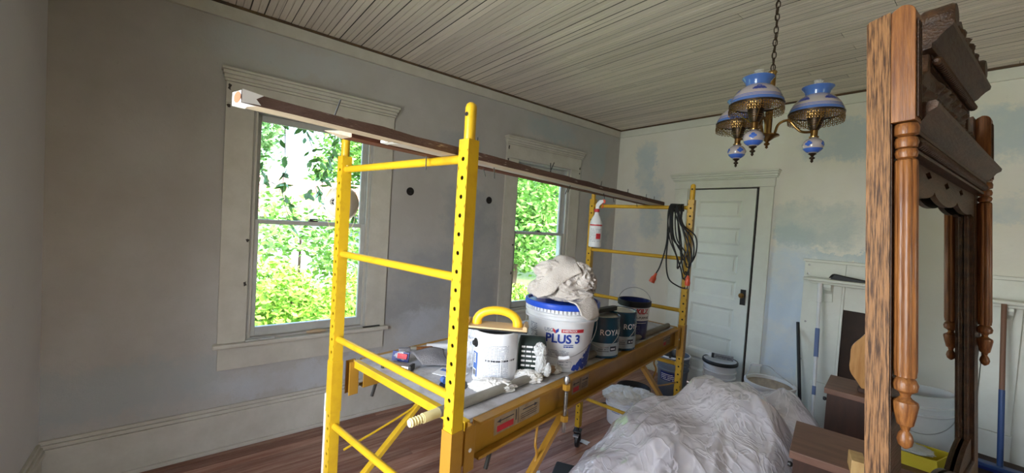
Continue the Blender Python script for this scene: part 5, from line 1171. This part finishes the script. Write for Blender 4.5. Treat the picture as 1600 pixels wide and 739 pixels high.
def sheet_build():
    g = G(); nx, ny = 200, 300; X0, X1, Y0, Y1 = 1.72, 2.92, -3.36, -1.10; v = []; idx = {}
    post_ = S2W(0, LV)
    for i in range(nx+1):
        for j in range(ny+1):
            x = X0+(X1-X0)*i/nx; y = Y0+(Y1-Y0)*j/ny
            h_ = sheet_h(x, y)
            # folds: long ridges running down from the top plus crumple
            cx, cy = 2.34, -2.35; an = atan2(y-cy, x-cx); rr_ = hypot(x-cx, y-cy)
            r4 = 1-abs(noise.noise(Vector((x*26, y*17, 2))))*3; q = Vector(((x-y*.5)*2.7, (x*.5+y)*1.2, 4)); wv = noise.noise_vector(Vector((x*3, y*3, 1)))
            ridge = (1-abs(noise.noise(q+wv*.35))*2.2)
            q2 = Vector((x*5.5+wv.x*1.5, y*4.0+wv.y*1.5, 3)); r2 = 1-abs(noise.noise(q2))*2.4
            q3 = Vector((x*13+wv.y*2, y*10+wv.x*2, 7)); r3 = 1-abs(noise.noise(q3))*2.4
            if h_ > .0:
                k = min(1, h_/.25)
                wx, wy = x+wv.x*.07, y+wv.y*.07
                h_ += k*(.11*vr(Vector((wx*2.3+wy*1.0, wy*1.6-wx, 0)))+.055*vr(Vector((wx*5.5+wy*2, wy*2.6-wx*1.5, 5)))+.010*vr(Vector((wx*13+wv.z, wy*8, 9)))+.03*ridge)-.04*k
            else: h_ = .012+.012*max(0, r3)+.01*max(0, r2)
            v.append((x, y, max(.006, h_)))
    keep = []
    for i in range(nx):
        for j in range(ny):
            x = X0+(X1-X0)*(i+.5)/nx; y = Y0+(Y1-Y0)*(j+.5)/ny
            h0 = sheet_h(x, y); d = abs(noise.noise(Vector((x*3, y*3, 9))))*.1
            near = max(sheet_h(x+dx_, y+dy_) for dx_ in (-.09, 0, .09) for dy_ in (-.09, 0, .09))
            if near <= 0.0 and d < .2: continue
            if (x-post_.x)**2+(y-post_.y)**2 < .04**2: continue
            k = ny+1; keep.append((i*k+j, (i+1)*k+j, (i+1)*k+j+1, i*k+j+1))
    g.add(v, keep)
    return g
sg = sheet_build(); used = sorted({i for f in sg.f for i in f}); mp2 = {o_: n_ for n_, o_ in enumerate(used)}
sg.v = [sg.v[i] for i in used]; sg.f = [tuple(mp2[i] for i in f) for f in sg.f]
so = sg.build('plastic_sheeting', 'film', smooth=True, angle=45, fix=False); tag(so, 'large crinkled translucent plastic sheet heaped over furniture in the foreground', 'plastic sheeting')

# black-topped box poking out at the sheet's left foot
t = thing('step_box', 'dusty black-topped pale box at the left foot of the plastic heap', 'box', (1.93, -2.80, 0), .55)
G().box(-.11, -.08, .001, .11, .08, .30).build('box_body', 'white_d', t, bevel=.004); G().box(-.12, -.09, .301, .12, .09, .350).build('box_top', 'blkpad', t, bevel=.010)
g = G(); rr = random.Random(2)
for k in range(5): x_, y_ = rr.uniform(-.11, .08), rr.uniform(-.08, .07); g.box(x_, y_, .3502, x_+rr.uniform(.004, .03), y_+rr.uniform(.002, .008), .3506)
g.build('plaster_fleck', 'white_d', t)

# ------------------------------------------------------------------ buckets at the back wall
def bucket(name, label, loc, h_, r0, r1, m='white_p', rimm=None, lid=None, **kw):
    t = thing(name, label, 'bucket', loc, facecam(loc[0], loc[1]))
    R = lambda z: r0+(r1-r0)*z/h_
    pf = [(1e-4, 0), (r0-.003, 0), (r0, .004)]+[(R(z), z) for z in (h_*.3, h_*.62)]+[(R(h_*.64)+.009, h_*.64), (R(h_*.66)+.009, h_*.665), (R(h_*.68), h_*.68), (R(h_*.76), h_*.76), (R(h_*.77)+.009, h_*.77), (R(h_*.79)+.009, h_*.795), (R(h_*.8), h_*.81), (r1, h_-.012), (r1+.006, h_-.010), (r1+.006, h_), (r1-.004, h_), (r1-.006, h_-.02), (r0-.006, .01), (1e-4, .01)]
    G().lathe(pf, 48).build('bucket_body', m, t, smooth=True)
    return t, R
t, R = bucket('door_bucket', 'white bucket with a black rimmed lid under a caulk tube by the door', (1.585, -.245, 0), .425, .130, .150)
G().lathe([(r_+.0, z_) for r_, z_ in ((.146, .405), (.160, .405), (.163, .412), (.163, .432), (.158, .440), (.150, .440))], 48).build('lid_rim', 'rubber', t, smooth=True); G().lathe([(.152, .434), (.145, .430), (1e-4, .430)], 48).build('lid', 'white_d', t, smooth=True)
text_on(t, 'brand_print', 'FORM', .042, 'ink_k', lambda z: R(z)+.0015, .185, -.55, 1, .0022); patch(G(), lambda z: R(z)+.0013, .15, .178, .55, .9).build('red_label', 'red', t, fix=False)
p = (1.585, -.245, .4405); a_ = facecam(p[0], p[1]); ct = thing('caulk_tube', 'white and grey caulk cartridge lying on the black rimmed bucket', 'caulk tube', (p[0], p[1], p[2]+.026), a_-.05)
G().tube([(-.08, 0, 0), (.115, 0, 0)], .0245, 18).build('cartridge', 'cart', ct, smooth=True); G().tube([(-.105, 0, 0), (-.08, 0, 0)], .0235, 16).build('cartridge_cap', 'white_ink', ct, smooth=True); G().tube([(-.15, 0, 0), (-.105, 0, 0)], [.003, .008], 10).build('nozzle', 'white_ink', ct, smooth=True)
g = G(); 
for k in range(16): g.box(-.04+.009*k, -.0250, -.006+.003*(k % 3), -.036+.009*k, -.0246, .012)
g.build('cartridge_print', 'ink_k', ct); G().tube([(-.078, 0, 0), (-.055, 0, 0)], .0248, 18).build('dark_band', 'rubber', ct, smooth=True)
# open white tub
t, R = bucket('open_tub', 'open white tub full of pale compound beside the mantel, wire handle standing up', (2.10, -.47, 0), .43, .150, .185, 'white_d')
G().lathe([(.183, .405), (.190, .405), (.194, .412), (.194, .434), (.188, .438), (.176, .436), (.174, .41)], 56).build('tub_rim', 'white_ink', t, smooth=True); G().lathe([(.175, .408), (.1, .412), (1e-4, .409)], 40).build('compound', 'wood_cream', t, smooth=True)
G().tube(bez([(-.185, .0, .42), (-.16, .03, .50), (-.14, .06, .54), (-.02, .09, .545), (.05, .09, .50), (.17, .04, .44)], 5), .0026, 6).build('bail_handle', 'steel', t, smooth=True); G().tube([(-.145, .055, .538), (-.07, .078, .543)], .009, 10).build('grip', 'white_ink', t, smooth=True)
# grey bucket behind the far right post
t, R = bucket('grey_bucket', 'dark grey bucket with a white rim standing behind the far right scaffold post', (1.215, -.47, 0), .42, .135, .155, 'greyp')
G().lathe([(.156, .408), (.163, .410), (.163, .424), (.152, .425)], 40).build('bucket_rim', 'white_d', t, smooth=True); g = G(); patch(g, lambda z: R(z)+.001, .17, .26, -.9, .4); g.build('bucket_label', 'navy', t, fix=False); fine_lines(t, 'label_print', 'white_ink', lambda z: R(z)+.0018, .18, .25, -.8, .3, 4, rt, .4)
G().tube(bez([(-.02, -.155, .40), (.13, -.10, .36), (.168, .0, .30), (.16, .03, .42)], 6), .002, 6).build('bail_handle', 'steel', t, smooth=True)
t = thing('black_pan', 'shallow black round pan on the floor beyond the scaffold', 'pan', (.98, -.80, 0), 0)
G().lathe([(1e-4, .001), (.14, .001), (.165, .05), (.172, .052), (.168, .058), (.158, .052), (.135, .012), (1e-4, .012)], 40).build('pan_body', 'rubber', t, smooth=True); G().tube([(.17, 0, .05), (.24, 0, .055)], .008, 8).build('pan_handle', 'rubber', t, smooth=True)
o = G().tube(bez([(.95, -1.35, .006), (1.05, -1.22, .006), (1.2, -1.25, .006), (1.32, -1.12, .006), (1.25, -1.0, .006)], 7), .005, 7).build('black_cable', 'cord', smooth=True); tag(o, 'short black cable snaking on the floor beyond the scaffold', 'cable')
# white bucket stuffed with a plastic bag
t, R = bucket('bag_bucket', 'white bucket stuffed with printed plastic bags under the far end of the scaffold', (1.30, -1.44, 0), .24, .135, .150, 'white_d')
crumple('plastic_bag', 'rag_w', t, (0, 0, .235), .14, (1.15, 1.0, .42), 71, .42, 2.0, 90); crumple('plastic_bag', 'white_ink', t, (.13, .02, .25), .085, (1.4, .8, .55), 72, .5, 2.2, 70)
g = G()
for k in range(3): patch(g, lambda z: R(z)+.002, .12+.02*k, .125+.02*k, -.7, -.2)
g.build('bucket_print', 'ink', t, fix=False)
# paper scraps on the floor
for i, (px_, py_, a, lb) in enumerate(((1.55, -2.75, .4, 'torn white scrap of paper on the floor beneath the platform middle'), (1.42, -2.60, 1.2, 'smaller curled paper scrap on the floor under the platform'), (1.33, -2.0, .2, 'white paper scrap beside the rear scaffold caster'))):
    o = folded_sheet('paper_scrap', 'paper', None, [[(-.05, -.02, .003), (0, -.025, .006), (.05, -.02, .003)], [(-.055, 0, .004), (0, 0, .010), (.045, 0, .005)], [(-.04, .02, .003), (0, .025, .007), (.05, .025, .010)]], i, .002, .0006); o.location = (px_, py_, .0015); o.rotation_euler = (0, 0, a); tag(o, lb, 'paper scrap')

# poles leaning on the mantel and wall
def lean_pole(name, label, p0, p1, segs, cat='pole'):
    p0, p1 = Vector(p0), Vector(p1); t = thing(name, label, cat, p0); d = p1-p0
    for nm, m, a, b, r_ in segs: G().tube([d*a, d*b], r_, 12).build(nm, m, t, smooth=True)
    return t
lean_pole('white_pole', 'white telescoping pole with a pale blue grip leaning on the mantel left side', (2.46, -.62, .012), (2.335, -.205, 1.325), [('tube', 'white_p', 0, .33, .011), ('grip_ring', 'ltblue', .33, .38, .013), ('tube', 'white_p', .38, .55, .0125), ('blue_grip', 'ltblue', .55, .72, .0165), ('tube', 'white_p', .72, .88, .0125), ('tube', 'white_ink', .88, 1.0, .0175)])
lean_pole('black_pole', 'thin flat black bar leaning against the wall left of the mantel', (2.345, -.42, .012), (2.150, -.015, .925), [('bar', 'rubber', 0, 1, .0135)])
t = lean_pole('push_broom', 'broom with a blue and rust handle standing before the right mantel pilaster', (3.385, -.36, .300), (3.335, -.20, 1.345), [('handle_lower', 'blueM', 0, .47, .0145), ('handle_upper', 'rustpole', .47, 1, .013)], 'broom')
G().box(-.16, -.03, -.010, .16, .03, .016).build('broom_head', 'blueM', t, bevel=.004); G().box(-.155, -.026, -.0285, .155, .026, -.0105).build('bristles', 'navy', t)

# bucket and tray seen only in the mirror
t = thing('low_table', 'low brown table by the back wall seen only in the mirror', 'table', (3.90, -1.05, 0), .05)
G().box(-.36, -.38, .49, .36, .38, .52).build('table_top', 'walnut', t, bevel=.004)
for sx in (-1, 1):
    for sy in (-1, 1): G().box(sx*.32-.02, sy*.34-.02, .001, sx*.32+.02, sy*.34+.02, .489).build('leg', 'walnut_d', t)
t, R = bucket('mirrored_bucket', 'white bucket with a wire handle reflected low in the mirror', (3.735, -.96, .521), .33, .130, .150)
bail(t, .15, .24, .13, 'steel'); patch(G(), lambda z: R(z)+.001, .03, .06, .3, .6).build('blue_label', 'ltblue', t, fix=False)
t = thing('yellow_tray', 'yellow plastic tray with papers reflected at the bottom of the mirror', 'tray', (3.74, -1.27, .521), .1)
g = G(); g.box(-.17, -.10, 0, .17, .10, .006)
for a in ((-.17, -.10, -.164, .10), (.164, -.10, .17, .10), (-.164, -.10, .164, -.094), (-.164, .094, .164, .10)): g.box(a[0], a[1], .006, a[2], a[3], .07)
g.build('tray_body', 'yelbox', t); crumple('papers', 'paper', t, (0, 0, .065), .08, (1.5, .9, .25), 81, .4, 2, 40)

# ------------------------------------------------------------------ outdoors
struct(G().box(-60, -45, -1.30, 40, 60, -1.0).build('ground', 'grass'))
def leaf_cloud(name, m, parent, blobs, n, size, seed):
    rr = random.Random(seed); g = G(); V = g.v; F = g.f; tot = sum(b[3]**2 for b in blobs)
    for (cx, cy, cz, r_, sq) in blobs:
        k = int(n*r_*r_/tot)
        for _ in range(k):
            u = rr.uniform(-1, 1); a = rr.uniform(0, 2*pi); s_ = sqrt(1-u*u); q = r_*(rr.uniform(.45, 1)**.4)
            d = Vector((s_*cos(a), s_*sin(a), u)); bump_ = 1+.28*noise.noise(d*2.2+Vector((cx, cy, cz)))
            p = Vector((cx, cy, cz))+Vector((d.x, d.y, d.z*sq))*q*bump_
            x = Vector((rr.uniform(-1, 1), rr.uniform(-1, 1), rr.uniform(-.6, .6))).normalized(); y_ = x.cross(Vector((rr.uniform(-1, 1), rr.uniform(-1, 1), rr.uniform(-1, 1)))).normalized(); L_ = size*rr.uniform(.6, 1.3)
            b = len(V); V.extend([tuple(p-x*L_*.5), tuple(p+y_*L_*.26), tuple(p+x*L_*.5), tuple(p-y_*L_*.26)]); F.append((b, b+1, b+2, b+3))
    return g.build(name, m, parent, fix=False)
def tree(label, x, y, h_, r_, m, n, size, seed, trunk=True):
    t = thing('tree', label, 'tree', (x, y, -1.0)); rr = random.Random(seed)
    blobs = [(rr.uniform(-.5, .5)*r_, rr.uniform(-.5, .5)*r_, h_-r_*.8-rr.uniform(0, 1)*(h_-r_*1.4)*.75, r_*rr.uniform(.5, .8), .85) for _ in range(9)]+[(0, 0, h_-r_*.8, r_*.8, .9)]
    leaf_cloud('crown', m, t, blobs, n, size, seed)
    g = G(); g.tube(bez([(0, 0, 0), (.06*r_, .02, h_*.3), (-.05*r_, .05, h_*.6), (0, 0, h_*.85)], 4), [.05*r_+.05-.003*i for i in range(13)], 8)
    for k in range(5): a = rr.uniform(0, 6.28); z_ = h_*rr.uniform(.3, .6); g.tube([(0, 0, z_), (.45*r_*cos(a), .45*r_*sin(a), z_+.35*r_)], [.03*r_, .012*r_], 6)
    g.build('trunk', 'bark', t, smooth=True); return t
def shrub(label, x, y, h_, r_, m, n, size, seed, sx=1.0):
    t = thing('shrub', label, 'shrub', (x, y, -1.0)); rr = random.Random(seed)
    blobs = [(rr.uniform(-.6, .6)*r_, rr.uniform(-.8, .8)*r_*sx, h_-r_*.55-rr.random()*.5*h_, r_*rr.uniform(.45, .65), .8) for _ in range(10)]
    leaf_cloud('foliage', m, t, blobs, n, size, seed); G().tube([(0, 0, 0), (.03, .02, h_*.6)], [.05, .02], 6).build('stem', 'bark', t); return t
shrub('bright yellow-green shrub just outside the lower half of the big window', -3.5, -3.2, 2.12, 1.3, 'leaf_y', 14000, .10, 1, 1.3)
shrub('yellow-green shrub further right outside the big window', -4.2, -.8, 2.05, 1.2, 'leaf_y', 9000, .11, 2, 1.2)
shrub('low green shrub below the far window view', -4.6, 2.2, 1.45, 1.1, 'leaf_y', 8000, .12, 3, 1.4)
shrub('round green shrub in the far window view', -5.2, 6.6, 2.0, 1.2, 'leaf_g', 8000, .15, 4, 1.3)
shrub('loose airy young shrub reaching up in front of the white siding', -6.6, -2.5, 3.6, 1.5, 'leaf_g', 3800, .15, 15, .9)
tree('leafy tree filling the far window', -7.0, 4.0, 5.6, 2.1, 'leaf_g', 11000, .20, 5)
tree('tree right of centre in the far window', -10.5, 10.2, 7.0, 2.6, 'leaf_d', 9000, .28, 6)
tree('tree behind the others in the far window', -18, 13.0, 9.0, 3.0, 'leaf_g', 9000, .34, 7)
tree('slender tree at the left of the far window', -11.4, 6.2, 6.5, 1.8, 'leaf_d', 7000, .26, 8)
tree('tall tree behind the red roofed house', -18, -4.6, 9.8, 3.4, 'leaf_d', 11000, .34, 9)
tree('tall tree behind the right end of the red roofed house', -21, 4.2, 11, 3.6, 'leaf_g', 11000, .32, 10)
tree('far tree closing the view on the left', -24, -13.0, 9, 3.2, 'leaf_d', 6000, .36, 13)
tree('far tree closing the view on the right', -24, 16.5, 10.5, 4.4, 'leaf_d', 8000, .42, 14)
# neighbour house
hs = thing('neighbour_house', 'white sided house with a red roof beyond the garden', 'house', (-11.5, -2.6, -1.0))
G().box(-2.4, -3.6, 0, 0, 3.9, 2.55).build('house_wall', 'siding', hs)
sd = G().box(.001, -3.6, 0, .030, 3.9, .115); so_ = None
for k in range(22):
    if so_ is None: so_ = sd.build('siding_board', 'siding', hs, rot=(0, -.10, 0)); so_.location = (.012, 0, .02)
    else: share(so_, hs, (.012, 0, .02+k*.115))
def roof(x0, z0, x1, z1, y0, y1): 
    g = G(); g.add([(x0, y0, z0), (x1, y0, z1), (x1, y1, z1), (x0, y1, z0), (x0, y0, z0+.08), (x1, y0, z1+.08), (x1, y1, z1+.08), (x0, y1, z0+.08)], [(0, 3, 2, 1), (4, 5, 6, 7), (0, 1, 5, 4), (1, 2, 6, 5), (2, 3, 7, 6), (3, 0, 4, 7)])
    for k in range(24):
        yy = y0+.05+(y1-y0-.1)*k/23; g.add([(x0, yy-.02, z0+.081), (x1, yy-.02, z1+.081), (x1, yy+.02, z1+.081), (x0, yy+.02, z0+.081), (x0, yy, z0+.12), (x1, yy, z1+.12)], [(0, 4, 5, 1), (4, 3, 2, 5), (0, 3, 4)])
    return g
roof(.55, 2.50, -1.2, 3.7, -3.9, 4.2).build('roof_slope', 'redroof', hs); roof(-2.9, 2.50, -1.2, 3.7, -3.9, 4.2).build('roof_slope', 'redroof', hs)
for yy in (2.2,): f_ = G().box(.030, yy, .75, .075, yy+.9, 2.15).build('window', 'paper', hs); G().box(.076, yy+.08, .83, .080, yy+.82, 2.07).build('pane', 'greyp', f_)
G().box(.3, -3.9, 2.42, .56, 4.2, 2.50).build('fascia', 'siding', hs)
# vine with large leaves hanging outside the big window
vn = thing('hanging_vine', 'vine with large dark green leaves hanging just outside the big window', 'vine', (-.75, -3.62, 2.75))
rv = random.Random(17); stems = []
for (ys, zs, ye, ze) in ((-.55, .15, -.52, -1.35), (-.35, .2, -.10, -1.25), (-.05, .15, .10, -1.05), (.35, .1, .05, -.95), (-.75, .0, -.30, -.85), (.25, .15, .45, -1.15)):
    pts = [(rv.uniform(-.15, .15), ys+(ye-ys)*k/5+rv.uniform(-.07, .07), zs+(ze-zs)*k/5) for k in range(6)]; stems.append(bez(pts, 8))
for s_ in stems: G().tube(s_, [.006-.004*i/len(s_) for i in range(len(s_))], 6).build('stem', 'bark', vn, smooth=True)
lf_ = G(); pr3 = [(0, 0), (.018, .02), (.030, .05), (.027, .085), (.013, .115), (0, .135)]
v = []
for x_, y_ in pr3: v += [(-x_, y_, -abs(x_)*.25-.10*y_*y_*5), (0, y_, -.10*y_*y_*5), (x_, y_, -abs(x_)*.25-.10*y_*y_*5)]
lf_.add(v, [q_ for j in range(5) for q_ in ((j*3, j*3+1, j*3+4, j*3+3), (j*3+1, j*3+2, j*3+5, j*3+4))]); leaf0 = None
G().tube(bez([(-.12, -1.0, -3.75), (-.10, -.95, -2.2), (-.05, -.9, -1.0), (.02, -.78, 0.0), (0, -.5, .25), (.02, -.1, .25), (.03, .45, .15)], 6), .012, 7).build('main_stem', 'bark', vn, smooth=True)
for k in range(290):
    s_ = rv.choice(stems); i = int(rv.uniform(4, len(s_)-1)); p = s_[i]; e_ = (rv.uniform(-1.3, .3), rv.uniform(-.6, .6), rv.uniform(0, 2*pi)); q = Vector((p.x+rv.uniform(-.03, .03), p.y+rv.uniform(-.04, .04), p.z+rv.uniform(-.03, .03))); sc_ = rv.uniform(.45, 1.0)
    if leaf0 is None: leaf0 = lf_.build('leaf', 'leaf_v', vn, smooth=True, fix=False); o = leaf0; o.location = q; o.rotation_euler = e_
    else: o = share(leaf0, vn, q, e_)
    o.scale = (sc_, sc_, sc_)

# alike things share a group
GROUPS = {'paint_can': 'paint cans on the platform', 'old_trim_board': 'old boards laid over the scaffold top', 'tree': 'trees beyond the garden', 'shrub': 'shrubs outside the windows',
          'white_rag': 'white rags beside the pole', 'paper_scrap': 'paper scraps on the floor', 'wall_hole': 'wiring holes in the left wall', 'brown_cabinet': 'brown cabinets beside the mirror',
          'door_bucket': 'buckets near the back wall', 'open_tub': 'buckets near the back wall', 'grey_bucket': 'buckets near the back wall', 'bag_bucket': 'buckets near the back wall',
          'white_pole': 'poles leaning by the mantel', 'black_pole': 'poles leaning by the mantel'}
for o in scn.objects:
    if o.parent is None and 'label' in o:
        n = o.name.split('.')[0]
        if n in GROUPS: o['group'] = GROUPS[n]
